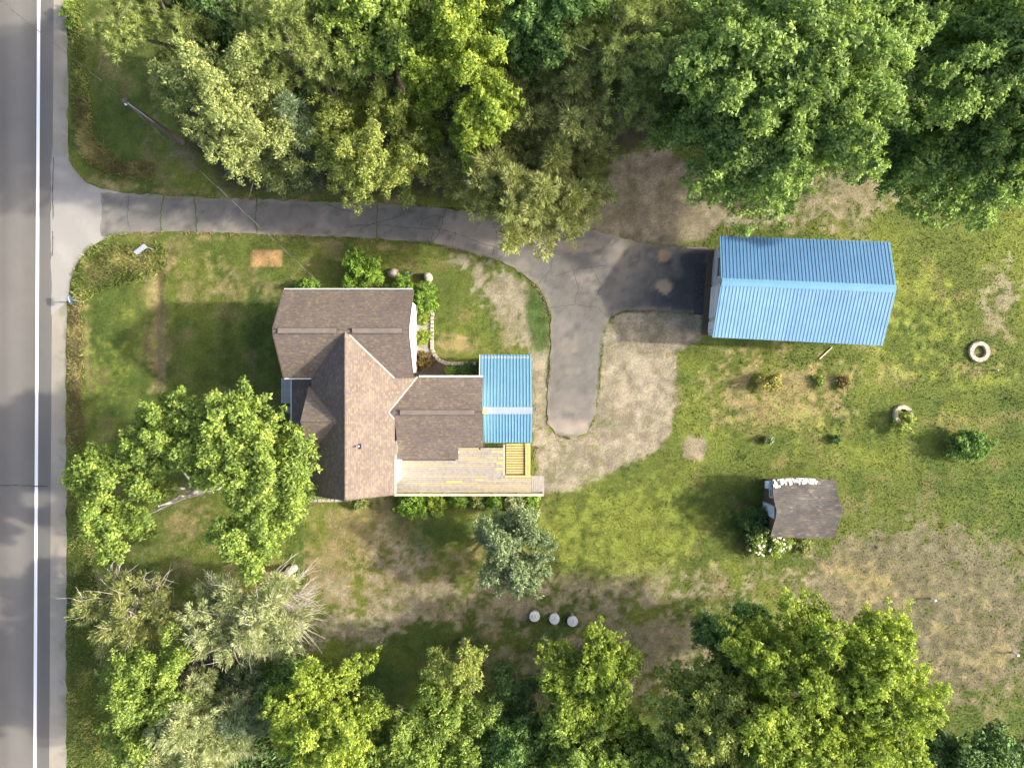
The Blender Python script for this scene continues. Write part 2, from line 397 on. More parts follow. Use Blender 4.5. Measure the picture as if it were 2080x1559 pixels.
def soil_colour(X, Y):
    """albedo of the ground at world X, Y (arrays); returns rgb and how grassy it is"""
    px = X / S + CX; py = CY - Y / S
    n1 = fbm(X, Y, 5.0, 3, 5); n2 = fbm(X, Y, 1.4, 11, 4); n3 = fbm(X, Y, .5, 21, 3); n4 = fbm(X, Y, 2.6, 31, 4); n5 = fbm(X, Y, .22, 37, 2); n6 = fbm(X, Y, .9, 43, 4)
    g = np.array(SOIL['g']); b = np.array(SOIL['b']); d = np.array(SOIL['d']); k = np.array(SOIL['k'])
    c = np.zeros(X.shape + (3,)) + g
    t = sstep(.42, .68, n1)[..., None]; c = c * (1 - t * .75) + b * (t * .75)
    t = sstep(.50, .72, n4)[..., None]; c = c * (1 - t * .6) + k * (t * .6)
    t = sstep(.54, .74, n2)[..., None]; c = c * (1 - t * .42) + d * (t * .42)
    stripe = .5 + .5 * np.sin(px / 8.5 + 1.2 * n1)         # mowing passes on the front lawn
    fl = (sstep(150, 190, px) * sstep(600, 540, px) * sstep(420, 520, py) * sstep(1000, 800, py) + sstep(160, 190, px) * sstep(330, 290, px) * sstep(330, 280, py))
    c *= (1 + .16 * fl * (stripe - .5))[..., None]
    grassy = np.ones(X.shape)
    for kind, cn, geo, st, soft, rag in REG:
        if kind == 'p': sdv = poly_sd(px, py, geo)
        else:
            cx, cy, rx, ry, rot = geo; ca, sa = math.cos(R(rot)), math.sin(R(rot))
            ex = ((px - cx) * ca + (py - cy) * sa) / rx; ey = (-(px - cx) * sa + (py - cy) * ca) / ry
            sdv = (1 - np.sqrt(ex ** 2 + ey ** 2)) * min(rx, ry)
        base = np.clip(sdv / soft * .5 + .5, 0, 1.0)
        nz = (n2 * .34 + n3 * .36 + n5 * .30 - .5) * 3.6
        m = sstep(.30, .66, base * st + nz * rag * .62 - .02)
        m = m * (base > 0.01)
        m = (m * min(1, .45 + st * .55))[..., None]
        kc = np.array(SOIL[cn]) * (.72 + .56 * n3[..., None])
        if cn in 'tvmd':                                   # weeds, leaf litter and stones strewn over bare soil
            fl_ = (sstep(.53, .70, n5 * .6 + n2 * .4) * .65)[..., None]; kc = kc * (1 - fl_) + np.array((.13, .14, .05)) * fl_
            fl_ = (sstep(.55, .72, n6 * .7 + n4 * .3) * .5)[..., None]; kc = kc * (1 - fl_) + np.array((.175, .145, .092)) * fl_
        c = c * (1 - m) + kc * m
        if cn in 'dtvfom': grassy *= 1 - m[..., 0] * (.95 if cn in 'tvf' else .6)
    c *= (.62 + .44 * n3 + .32 * n5)[..., None]
    return np.clip(c, .005, .9), grassy

def colour_attr(me, cols):
    at = me.color_attributes.new('col', 'FLOAT_COLOR', 'POINT')
    a = np.ones((len(me.vertices), 4), np.float32); a[:, :3] = cols
    at.data.foreach_set('color', a.ravel())

def np_mesh(name, verts, quads, mat, parent=None, loc=None, smooth=False, cols=None, lv=None):
    me = bpy.data.meshes.new(name); verts = np.asarray(verts, np.float32); quads = np.asarray(quads, np.int32)
    o0 = wloc(parent) if parent is not None else Vector(loc or (0, 0, 0))
    verts = verts - np.array(o0, np.float32)
    nv, nf, k = len(verts), len(quads), quads.shape[1]
    me.vertices.add(nv); me.vertices.foreach_set('co', verts.ravel())
    me.loops.add(nf * k); me.loops.foreach_set('vertex_index', quads.ravel())
    me.polygons.add(nf); me.polygons.foreach_set('loop_start', np.arange(0, nf * k, k, dtype=np.int32))
    try: me.polygons.foreach_set('loop_total', np.full(nf, k, np.int32))
    except Exception: pass
    me.update(calc_edges=True)
    if smooth: me.polygons.foreach_set('use_smooth', np.ones(nf, bool))
    if cols is not None: colour_attr(me, cols)
    if lv is not None:
        at = me.attributes.new('lv', 'FLOAT', 'FACE'); at.data.foreach_set('value', np.asarray(lv, np.float32))
    me.materials.append(mat)
    o = bpy.data.objects.new(name, me); col.objects.link(o)
    if parent is not None: o.parent = parent
    elif loc is not None: o.location = loc
    return o

# ground sheet: fine in the middle, coarse to the horizon
def axis(a, b, step, far):
    inner = np.arange(a, b + step * .5, step); out = [a - far, a - far / 3, a - far / 8, a - far / 20, a - far / 50, a - far / 120]
    out2 = [b + far / 120, b + far / 50, b + far / 20, b + far / 8, b + far / 3, b + far]
    return np.concatenate([out, inner, out2])
gx = axis(-35, 35, .14, 900); gy = axis(-26.5, 26.5, .14, 900)
GX, GY = np.meshgrid(gx, gy, indexing='ij')
cgr, _ = soil_colour(GX, GY)
def relief(X, Y):
    px = X / S + CX; py = CY - Y / S
    z = (fbm(X, Y, 6, 41, 3) - .5) * .05 + (fbm(X, Y, .6, 51, 2) - .5) * .03
    cx = 316 + np.where(py < 560, (560 - py) * .35, 0)                    # shallow ditch across the front lawn
    z = z - .20 * np.exp(-((px - cx) / 13.0) ** 2) * sstep(470, 540, py) * sstep(1080, 980, py)
    fl = 1 - np.maximum(np.maximum(sstep(-25, -4, poly_sd(px, py, DRIVE)), sstep(-25, -4, poly_sd(px, py, APRON))), sstep(160, 145, px))
    z = z * fl - .03
    return np.where((np.abs(X) > 40) | (np.abs(Y) > 30), -.03, z)
gz = relief(GX, GY)
nx, ny = GX.shape; idx = np.arange(nx * ny).reshape(nx, ny)
quads = np.stack([idx[:-1, :-1], idx[1:, :-1], idx[1:, 1:], idx[:-1, 1:]], -1).reshape(-1, 4)
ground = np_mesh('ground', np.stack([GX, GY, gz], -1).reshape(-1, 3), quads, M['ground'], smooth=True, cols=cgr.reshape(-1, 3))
tag(ground, 'patchy lawn of green and dry grass with bare tan soil', kind='structure')

def sheet(name, poly_px, z, mat, colfn, step=.22, kind='structure', label=None):
    """flat polygon cut into a fine grid so that colour can vary over it"""
    bm = bmesh.new(); vs_ = [bm.verts.new(P(x, y) + Vector((0, 0, z))) for x, y in poly_px]
    bm.faces.new(vs_)
    xs = [v.co.x for v in vs_]; ys = [v.co.y for v in vs_]
    for ax, lo, hi in ((0, min(xs), max(xs)), (1, min(ys), max(ys))):
        c = lo + step
        while c < hi:
            co = [0, 0, 0]; no = [0, 0, 0]; co[ax] = c; no[ax] = 1
            bmesh.ops.bisect_plane(bm, geom=bm.verts[:] + bm.edges[:] + bm.faces[:], plane_co=co, plane_no=no); c += step
    for f in bm.faces:
        if f.normal.z < 0: f.normal_flip()
    me = bpy.data.meshes.new(name); bm.to_mesh(me); bm.free()
    co = np.zeros(len(me.vertices) * 3, np.float32); me.vertices.foreach_get('co', co); co = co.reshape(-1, 3)
    colour_attr(me, colfn(co[:, 0].astype(float), co[:, 1].astype(float)))
    me.materials.append(mat); o = bpy.data.objects.new(name, me); col.objects.link(o)
    tag(o, label, kind=kind); return o

def jag(poly, amp, step=14, seed=1):
    r = random.Random(seed); out = []
    for i in range(len(poly)):
        (x1, y1), (x2, y2) = poly[i], poly[(i + 1) % len(poly)]
        n = max(1, int(math.hypot(x2 - x1, y2 - y1) / step))
        for j in range(n):
            t = j / n; out.append((x1 + (x2 - x1) * t + r.uniform(-amp, amp), y1 + (y2 - y1) * t + r.uniform(-amp, amp)))
    return out

def ell(px, py, cx, cy, rx, ry, rot=0):
    ca, sa = math.cos(R(rot)), math.sin(R(rot))
    return 1 - np.sqrt((((px - cx) * ca + (py - cy) * sa) / rx) ** 2 + ((-(px - cx) * sa + (py - cy) * ca) / ry) ** 2)
def drive_col(X, Y):
    px = X / S + CX; py = CY - Y / S
    n1 = fbm(X, Y, 2.4, 61, 5); n2 = fbm(X, Y, .7, 71, 4)
    c = np.zeros(X.shape + (3,)) + np.array((.142, .136, .124))
    def over(m, colr):
        nonlocal c
        m = np.clip(m, 0, 1)[..., None]; c = c * (1 - m) + np.array(colr) * m
    over(sstep(.48, .70, n1) * .6, (.20, .185, .165)); over(sstep(.5, .72, n2) * .4, (.092, .089, .083))
    over(sstep(1000, 900, px) * .35, (.150, .144, .131))
    over(sstep(.0, .35, ell(px, py, 1000, 470, 130, 40) + (n2 - .5)) * .55, (.24, .21, .185))
    over(sstep(1265, 1345, px + (n2 - .5) * 130) * .8, (.058, .059, .062))
    over(sstep(.0, .5, ell(px, py, 1265, 520, 60, 45) + (n2 - .5) * 1.5) * .5, (.27, .225, .175))
    over(sstep(.0, .5, ell(px, py, 1320, 545, 70, 55) + (n2 - .5) * 2.0) * .5, (.22, .19, .15))
    over(sstep(.0, .3, ell(px, py, 1348, 521, 14, 14) + (n2 - .5) * .6), (.40, .28, .16))
    over(sstep(.0, .3, ell(px, py, 1351, 580, 19, 17) + (n2 - .5) * .6), (.42, .32, .21))
    over(sstep(.0, .5, ell(px, py, 1200, 500, 70, 14) + (n2 - .5) * 1.8) * .6, (.30, .255, .2))
    over(sstep(842, 868, py + (n2 - .5) * 30) * sstep(1260, 1240, px), (.33, .285, .235))
    over(sstep(.55, .72, fbm(X, Y, 1.1, 83, 5)) * .55, (.235, .21, .18)); over(sstep(.60, .75, fbm(X, Y, .45, 87, 4)) * .5, (.075, .075, .075))
    ed_ = poly_sd(px, py, DRIVE); over(sstep(9, 0, ed_ + (n2 - .5) * 14) * .6, (.25, .225, .18))
    over(sstep(640, 700, py) * sstep(1240, 1230, px) * .3, (.150, .142, .128))
    return c * (.85 + .3 * fbm(X, Y, .35, 81, 2))[..., None]
def apron_col(X, Y):
    px = X / S + CX; py = CY - Y / S
    n1 = fbm(X, Y, 1.6, 63, 5); c = np.zeros(X.shape + (3,)) + np.array((.30, .288, .262))
    m = (sstep(.45, .62, n1) * .5)[..., None]; c = c * (1 - m) + np.array((.37, .35, .31)) * m
    m = (sstep(420, 360, py + (n1 - .5) * 80) * .65)[..., None]; c = c * (1 - m) + np.array((.20, .195, .19)) * m
    return c
def road_col(X, Y):
    px = X / S + CX; n1 = fbm(X, Y / 14, .9, 65, 4); n2 = fbm(X, Y, 1.2, 67, 4)
    lane = .5 + .5 * np.cos((px - 38) / 38 * math.pi)
    c = np.zeros(X.shape + (3,)) + np.array((.156, .149, .134))
    c *= (1 + .22 * (lane - .5) + .30 * (n1 - .5) + .18 * (n2 - .5))[..., None]
    m = sstep(79, 83, px)[..., None] * .45; return c * (1 - m) + np.array((.115, .113, .108)) * m
def shoulder_col(X, Y):
    n1 = fbm(X, Y, 1.5, 69, 5); px = X / S + CX
    c = np.zeros(X.shape + (3,)) + np.array((.285, .262, .215)); c *= (.72 + .56 * n1)[..., None]
    m = (sstep(.52, .66, fbm(X, Y, .5, 73, 3) + (px - 128) / 60) * .6)[..., None]
    return c * (1 - m) + np.array((.20, .19, .12)) * m

road_poly = [(-330, -700), (ROADX(-700), -700), (ROADX(0), 0), (ROADX(800), 800), (ROADX(1559), 1559), (ROADX(2300), 2300), (-330, 2300)]
sheet('road', road_poly, .004, M['road'], road_col, .5, label='grey asphalt road with white edge line')
sh = [(ROADX(y) - 3, y) for y in range(-700, 2301, 100)] + [(SHX(y) + random.uniform(-2, 3) + (3 if y > 600 else 0) * -1, y) for y in range(2300, -701, -18)]
sheet('road_shoulder', sh, 0.0, M['gravel'], shoulder_col, .25, label='pale gravel shoulder beside the road')
sheet('driveway_apron', jag(APRON, 1.5, 12, 2), .008, M['gravel'], apron_col, .2, label='pale worn driveway mouth at the road')
drive = sheet('driveway', jag(DRIVE, 2.2, 9, 3), .012, M['asphalt'], drive_col, .2, label='cracked grey asphalt driveway forking to the garage')
road = bpy.data.objects['road']
mb = MB(); zl = .009
for (x0, x1) in ((71.0, 77.6),):
    a = [P(x0 + 4.6 - 8.0 * y / 1559, y) for y in (-700, 2300)]; b2 = [P(x1 + 4.6 - 8.0 * y / 1559, y) for y in (-700, 2300)]
    mb.face([a[0] + Vector((0, 0, zl)), a[1] + Vector((0, 0, zl)), b2[1] + Vector((0, 0, zl)), b2[0] + Vector((0, 0, zl))])
mb.build('edge_line', M['white_paint'], road)
for off in (-38, -46):
    mb = MB(); q = [P(off, -700), P(off - 12, 2300), P(off - 9, 2300), P(off + 3, -700)]
    mb.face([p + Vector((0, 0, zl)) for p in q]); mb.build('centre_line', M['yellow_paint'], road)

# new dark strip by the garage door and cracks
def strip(pts_px, w, z, name, mat, parent, jit=1.2, seed=0):
    r = random.Random(seed); pts = []
    for i in range(len(pts_px) - 1):
        (x1, y1), (x2, y2) = pts_px[i], pts_px[i + 1]; n = max(1, int(math.hypot(x2 - x1, y2 - y1) / 6))
        for j in range(n): pts.append((x1 + (x2 - x1) * j / n + r.uniform(-jit, jit), y1 + (y2 - y1) * j / n + r.uniform(-jit, jit)))
    pts.append(pts_px[-1]); mb = MB(); prev = None
    L = [P(x, y, 0) + Vector((0, 0, z)) for x, y in pts]; n = len(L); vv = []
    for i, p in enumerate(L):
        t = (L[min(i + 1, n - 1)] - L[max(i - 1, 0)]).normalized(); s_ = Vector((-t.y, t.x, 0)) * (w * r.uniform(.5, 1.2) / 2)
        vv.append((p + s_, p - s_))
    for i in range(n - 1): mb.face([vv[i][1], vv[i + 1][1], vv[i + 1][0], vv[i][0]])
    return mb.build(name, mat, parent)
mb = MB(); q = [(1411, 537), (1441, 531), (1437, 640), (1408, 637)]
mb.face([P(x, y) + Vector((0, 0, .017)) for x, y in reversed(jag(q, 1.2, 8, 5))]); mb.build('asphalt_patch', M['fresh'], drive)
for i, c in enumerate([[(262, 395), (260, 420), (258, 445), (265, 468)], [(820, 412), (812, 440), (745, 458), (700, 462)][::-1], [(700, 458), (760, 456), (830, 462), (890, 466), (930, 475)],
          [(905, 425), (898, 455), (888, 480), (870, 500)], [(855, 460), (860, 445), (880, 438), (903, 440)], [(925, 470), (918, 505)], [(880, 470), (875, 500)],
          [(940, 480), (1010, 505), (1035, 510)], [(1095, 575), (1120, 545), (1128, 500), (1135, 470)], [(1130, 560), (1180, 545), (1230, 540)], [(1120, 625), (1170, 618), (1215, 625), (1235, 645)],
          [(1160, 540), (1175, 580), (1168, 615)], [(1000, 440), (1010, 480), (1000, 520)], [(640, 408), (690, 425), (740, 432)], [(1200, 540), (1222, 580), (1208, 610)]]):
    strip(c, .035, .017, 'crack', M['crack'], drive, 1.5, i)
for i, c in enumerate([[(333, 398), (327, 430), (326, 471)], [(395, 400), (397, 430), (400, 471)], [(521, 404), (519, 440), (522, 474)], [(767, 413), (765, 440), (766, 484)]]):
    strip(c, .10, .017, 'grass_joint', M['crack_green'], drive, 1.5, i + 50)
strip([(109, 320), (107, 380), (108, 445)], .06, .014, 'crack', M['crack'], road, .6, 90)
strip([(107, 470), (107, 520)], .06, .014, 'crack', M['crack'], road, .6, 91)
strip([(-60, 985), (20, 985), (98, 987)], .06, .014, 'crack', M['crack'], road, .8, 92)

# ------------------------------------------------------------------ windows and doors for walls
def window(parent, c, nrm, w, h, name='window'):
    """c centre on the wall face, nrm unit normal in the ground plane"""
    c = Vector(c); n = Vector(nrm); t = Vector((-n.y, n.x, 0)); f = MB()
    for s_ in (-1, 1):
        f.bar(c + t * (s_ * w / 2) + n * .03 + Vector((0, 0, -h / 2 - .05)), c + t * (s_ * w / 2) + n * .03 + Vector((0, 0, h / 2 + .05)), .09, .09, up=n)
        f.bar(c + t * (-w / 2) + n * .031 + Vector((0, 0, s_ * h / 2)), c + t * (w / 2) + n * .031 + Vector((0, 0, s_ * h / 2)), .09, .09, up=n)
    f.bar(c + t * (-w / 2) + n * .025, c + t * (w / 2) + n * .025, .05, .05, up=n)
    o = f.build(name, M['trim'], parent)
    g = MB(); g.bar(c - t * (w / 2 - .03) + n * .006, c + t * (w / 2 - .03) + n * .006, h - .06, .012, up=n); g.build('pane', M['glass'], o)
    return o

# ------------------------------------------------------------------ farmhouse
E1, H1 = 5.4, 7.4           # eaves and ridge of the two crossing main roofs
E2, H2 = 4.4, 5.64          # east wing
house = empty('farmhouse', gp(-250, -30), 'brown-shingled farmhouse with crossing gable roofs and white walls', 'house')
def Z(x, y, z): return Vector((x * S, y * S, z))
OV = 12                      # overhang in ground px
# walls
def prism_walls(name, x0, x1, y0, y1, ze, gables=None, mat=None):
    mb = MB(); X0, X1, Y0, Y1 = x0 * S, x1 * S, y0 * S, y1 * S
    ze -= .16
    def quad(a, b): mb.face([(a[0], a[1], -.1), (b[0], b[1], -.1), (b[0], b[1], ze), (a[0], a[1], ze)])
    cs = [(X0, Y0), (X1, Y0), (X1, Y1), (X0, Y1)]
    for i in range(4): quad(cs[i], cs[(i + 1) % 4])
    if gables:
        ax, zr, mid = gables; zr -= .16
        if ax == 'x':
            for X in (X0, X1): mb.face([(X, Y0, ze), (X, Y1, ze), (X, mid * S, zr)])
        else:
            for Y in (Y0, Y1): mb.face([(X0, Y, ze), (X1, Y, ze), (mid * S, Y, zr)])
    return mb.build(name, mat or M['white'], house)
prism_walls('wall', -410 + 11, -178.5 - 14, 10.6 + OV, 169.9 - OV, E1 + .3, ('x', H1, 91))
prism_walls('wall', -360.7 + OV, -211.3 - 10, -198 + 9, 24, E1 + .3, ('y', H1, -286))
prism_walls('wall', -221, -53.5 - 10, -116.3 + OV, 12.9 - OV, E2 + .2, ('x', H2, -50.7))
# roofs
def roof(poly, uvd, name='roof', mat=None, thick=.14, parent=house):
    return MB().slab(poly, uvd, thick).build(name, mat or M['shingle'], parent)
xw, xe = -410, -178.5; rN, nN, sN = 91, 169.9, 10.6
xr, xE, xW, ys = -285.9, -211.3, -360.7, -198
rf_n = roof([Z(xw, rN, H1), Z(xe, rN, H1), Z(xe + .3, nN, E1), Z(xw, nN, E1)], (1, 0, 0))
rf_s = roof([Z(xw, rN, H1), Z(xe, rN, H1), Z(xe, sN, E1), Z(xw, sN, E1)], (-1, 0, 0))
slope = (H1 - E1) / (xE - xr)
xB = xr + (H1 - E2) / slope; xC = xr + (H1 - H2) / slope; sl2 = (H2 - E2) / 65.6
yD = -50.7 - (H2 - E1) / sl2
rf_e = roof([Z(xr, rN, H1), Z(xr, ys, H1), Z(xE, ys, E1), Z(xE, yD, E1), Z(xC, -50.7, H2), Z(xB, 12.9, E2), Z(xE, sN, E1)], (0, 1, 0))
rf_w = roof([Z(xr, rN, H1), Z(xW, sN, E1), Z(xW, ys, E1), Z(xr, ys, H1)], (0, -1, 0))
# west dormer gable
dz = 6.97; xd0 = xr - (H1 - dz) / slope
dm = MB().slab([Z(xd0, -65, dz), Z(xW, -6.2, E1 + .02), Z(-366, -4.0, E1 - .05), Z(-366, -65, dz)], (-1, 0, 0), .12)
dm.slab([Z(xd0, -65, dz), Z(-366, -65, dz), Z(-366, -126.0, E1 - .05), Z(xW, -123.9, E1 + .02)], (1, 0, 0), .12)
dorm = dm.build('dormer_roof', M['shingle'], house)
g = MB(); g.face([Z(-356, -115, E1 - .2), Z(-356, -15, E1 - .2), Z(-356, -65, dz - .15)]); g.build('dormer_gable', M['white'], dorm)
# east wing
wx = -53.5
rf_wn = roof([Z(xC, -50.7, H2), Z(wx, -50.7, H2), Z(wx, 12.9, E2), Z(xB, 12.9, E2)], (1, 0, 0))
yS2 = -116.3; zx = H2 - sl2 * (140 - 50.7)
rf_ws = roof([Z(xC, -50.7, H2), Z(xE, yD, E1), Z(xE + 1, yS2, H2 - sl2 * (-50.7 - yS2)), Z(-215, -140.5, zx), Z(-100, -140.5, zx), Z(-99, yS2, H2 - sl2 * (-50.7 - yS2)), Z(wx, yS2, H2 - sl2 * (-50.7 - yS2)), Z(wx, -50.7, H2)], (-1, 0, 0))
# small posts carrying the low eave over the deck
for x in (-205, -108):
    MB().box(Z(x, -136, 1.9), (.12, .12, 3.7)).build('eave_post', M['trim'], house)
# west porch
pw = roof([Z(-352, 9, 3.3), Z(-352, -196, 3.3), Z(-421, -196, 2.7), Z(-421, 9, 2.7)], (0, -1, 0), 'porch_roof', None, .12)
MB().bar(Z(-422.5, 9, 2.68), Z(-422.5, -196, 2.68), .10, .12).build('gutter', M['trim'], pw)
for y in (4, -60, -125, -190):
    MB().box(Z(-416, y, 1.27), (.13, .13, 2.6)).build('porch_post', M['trim'], house)
MB().box(Z(-386, -93, .05), (2.2, 6.4, .3)).build('porch_floor', M['concrete'], house)
# fascia, gutters, rakes
def trim(parent, a, b, w=.07, h=.16, name='gutter', mat=None): return MB().bar(a, b, w, h).build(name, mat or M['trim'], parent)
trim(rf_n, Z(xw + .5, nN + 1.0, E1 - .06), Z(xe - .5, nN + 1.0, E1 - .06), .05, .14)
trim(rf_s, Z(xw + .5, sN - 1.2, E1 - .10), Z(xE - 30, sN - 1.2, E1 - .10), .06, .12)
trim(rf_wn, Z(xB + 3, 14.2, E2 - .03), Z(wx, 14.2, E2 - .03), .10, .14)
trim(rf_e, Z(xE + 1.2, ys, E1 - .10), Z(xE + 1.2, -150, E1 - .10), .06, .12)
for (a, b) in ((Z(xw - 1, rN, H1 - .10), Z(xw - 1, nN, E1 - .10)), (Z(xe + 1, rN, H1 - .10), Z(xe + 1, nN, E1 - .10))): trim(rf_n, a, b, .05, .14, 'rake_board', M['darkwood'])
for (a, b) in ((Z(xw - 1, rN, H1 - .10), Z(xw - 1, sN, E1 - .10)), (Z(xe + 1, rN, H1 - .10), Z(xe + 1, sN, E1 - .10))): trim(rf_s, a, b, .05, .14, 'rake_board', M['darkwood'])
for (a, b) in ((Z(xr, ys - 1, H1 - .10), Z(xE, ys - 1, E1 - .10)), (Z(xr, ys - 1, H1 - .10), Z(xW, ys - 1, E1 - .10))): trim(rf_e, a, b, .05, .14, 'rake_board', M['darkwood'])
# valley flashing
def flash(parent, a, b): MB().bar(a + Vector((0, 0, .03)), b + Vector((0, 0, .03)), .085, .02).build('valley_flashing', M['flash'], parent)
flash(rf_e, Z(xr + 6, rN - 6, H1 - .16), Z(xE, sN, E1)); flash(rf_wn, Z(xC, -50.7, H2), Z(xB, 12.9, E2)); flash(rf_ws, Z(xC, -50.7, H2), Z(xE, yD, E1))
# ridge caps and vents
def ridge(parent, a, b, w=.30): 
    mb = MB(); a = Vector(a); b = Vector(b); t = (b - a).normalized(); s_ = Vector((-t.y, t.x, 0))
    for sg in (-1, 1):
        p = [a + Vector((0, 0, .03)), b + Vector((0, 0, .03)), b + s_ * (sg * w / 2) + Vector((0, 0, -.085)), a + s_ * (sg * w / 2) + Vector((0, 0, -.085))]
        mb.face(p, [(q.dot(t) + 20, 20 + sg * .02 * i) for i, q in enumerate(p)])
    return mb.build('ridge_cap', M['shingle'], parent)
ridge(rf_n, Z(xw, rN, H1), Z(xe, rN, H1)); ridge(rf_w, Z(xr, rN - 8, H1), Z(xr, ys, H1), .26); ridge(rf_wn, Z(xC + 6, -50.7, H2), Z(wx, -50.7, H2)); ridge(dorm, Z(xd0 - 2, -65, dz), Z(-366, -65, dz), .2)
def rvent(parent, x0, x1, y, z):
    mb = MB(); mb.bar(Z(x0 - 1.2, y, z + .045), Z(x1 + 1.2, y, z + .045), .34, .05); o = mb.build('ridge_vent', M['vent_edge'], parent)
    MB().bar(Z(x0, y, z + .08), Z(x1, y, z + .08), .27, .03).build('vent_cap', M['vent'], o)
rvent(rf_n, -400, -300, rN, H1); rvent(rf_n, -273, -188, rN, H1); rvent(rf_wn, -200, -67, -50.7, H2)
vp = P(728, 906, 6.9); vz = H1 - slope * (vp.x / S - xr)
MB().lathe((vp.x, vp.y, vz - .1), [(.06, 0), (.06, .42), (.05, .42), (.05, .3)], 12).build('vent_pipe', M['trim'], rf_e)
MB().box((vp.x, vp.y, vz + .0), (.3, .3, .05)).build('vent_boot', M['black'], rf_e)
# windows
for (x, y, z, n, w, h) in ((-192.5, 60, 1.7, (1, 0, 0), .9, 1.4), (-192.5, 120, 1.7, (1, 0, 0), .9, 1.4), (-192.5, 91, 4.6, (1, 0, 0), .8, 1.2), (-399, 60, 1.7, (-1, 0, 0), .9, 1.4),
                          (-399, 120, 1.7, (-1, 0, 0), .9, 1.4), (-399, 91, 4.6, (-1, 0, 0), .8, 1.2), (-340, 157.9, 1.7, (0, 1, 0), .9, 1.4), (-240, 157.9, 1.7, (0, 1, 0), .9, 1.4),
                          (-286, -189, 1.7, (0, -1, 0), 1.4, 1.4), (-286, -189, 4.6, (0, -1, 0), .9, 1.2), (-150, 0.9, 1.8, (0, 1, 0), .9, 1.2), (-348.7, -65, 1.6, (-1, 0, 0), 1.2, 1.4), (-63.5, -80, 1.8, (1, 0, 0), .9, 1.2)):
    window(house, Z(x, y, z), n, w, h)
dr = MB(); dr.box(Z(-170, -104.8, 1.62), (.92, .06, 2.0)); d_o = dr.build('door', M['trim'], house)
MB().lathe(Z(-170 + 11, -106.6, 1.6), [(.03, 0), (.03, .05)], 8).build('handle', M['brass'], d_o)
# concrete pad by the porch
pad = MB().box(P(583, 793, .04), (.72, 1.65, .14)).build('concrete_pad', M['concrete'])
tag(pad, 'small rectangular concrete pad beside the west porch', 'slab')

# ------------------------------------------------------------------ ribbed metal roofing
def metal_panel(mb, a0, a1, b0, b1, nrib, rib_w=.05, rib_h=.028):
    """one sheet between ridge edge a0-a1 and eave edge b0-b1 with raised ribs"""
    a0, a1, b0, b1 = map(Vector, (a0, a1, b0, b1))
    prof = []; L = (a1 - a0).length
    for k in range(nrib):
        t = (k + .5) / nrib; w = rib_w / L
        prof += [(t - w * .8, 0), (t - w * .45, rib_h), (t + w * .45, rib_h), (t + w * .8, 0)]
    prof = [(0, 0)] + prof + [(1, 0)]
    n = (a1 - a0).cross(b0 - a0).normalized()
    if n.z < 0: n = -n
    base = len(mb.v)
    for (t, h) in prof: mb.v += [tuple(a0.lerp(a1, t) + n * h), tuple(b0.lerp(b1, t) + n * h)]
    for i in range(len(prof) - 1):
        q = (base + 2 * i, base + 2 * i + 1, base + 2 * i + 3, base + 2 * i + 2)
        mb.f.append(q); mb.uv.append(None); mb.mi.append(0)
    return mb

# blue carport roof at the end of the east wing
cp = empty('carport', Z(-10, -40, 0), 'light blue metal carport roof with grey ridge joined to the house', 'carport')
xa, xb = -60.0, 37.6; rz, ry = 4.0, -49.4; ny_, nz_ = 56, 2.64; sy_, sz_ = -111, 3.2
def carport_slope(ye, ze, x0, x1, np_):
    w = (x1 - x0) / np_
    for i in range(np_):
        mb = MB(); metal_panel(mb, Z(x0 + i * w, ry, rz), Z(x0 + (i + 1) * w, ry, rz), Z(x0 + i * w, ye, ze), Z(x0 + (i + 1) * w, ye, ze), 4, .032, .03)
        mb.build('roof_panel', M['teal_metal'], cp)
carport_slope(ny_, nz_, xa - 1, xb, 4); carport_slope(sy_, sz_, -54, xb, 4)
c = MB()
for sg, ye, ze in ((1, ny_, nz_), (-1, sy_, sz_)):
    t = 6.5 / abs(ye - ry); c.face([Z(xa + 6, ry, rz + .06), Z(xb + .5, ry, rz + .06), Z(xb + .5, ry + (ye - ry) * t, rz + (ze - rz) * t + .05), Z(xa + 6, ry + (ye - ry) * t, rz + (ze - rz) * t + .05)])
c.build('ridge_cap', M['grey_cap'], cp)
for (x, y, z) in ((33, 50, 2.65), (-55, 50, 2.65), (33, -104, 3.2), (33, -30, 3.7)):
    MB().box(Z(x, y, z / 2 - .05), (.14, .14, z)).build('post', M['rail_wood'], cp)
MB().bar(Z(xa, 50, 2.62), Z(33, 50, 2.62), .1, .2).build('beam', M['rail_wood'], cp); MB().bar(Z(-54, -104, 3.17), Z(35, -104, 3.17), .1, .2).build('beam', M['rail_wood'], cp)
MB().bar(Z(xa - 1.8, 56, nz_ - .06), Z(xa - 1.8, -2, 3.3), .04, .16).build('edge_trim', M['trim'], cp)
MB().bar(Z(-58, 52, .1), Z(-58, 2, .1), .05, 4.4).build('side_wall', M['darkwood'], cp)
MB().box(Z(-12, -25, .0), (3.0, 5.0, .16)).build('floor_slab', M['concrete'], cp)
lm = empty('porch_lamp', P(985, 836, 4.1), 'small brass lamp at the west end of the grey carport ridge', 'lamp')
c0 = P(985, 836, 4.06); MB().lathe(c0, [(.05, -.06), (.13, -.02), (.16, .06), (.1, .16), (.03, .2)], 12).build('shade', M['brass'], lm, True)

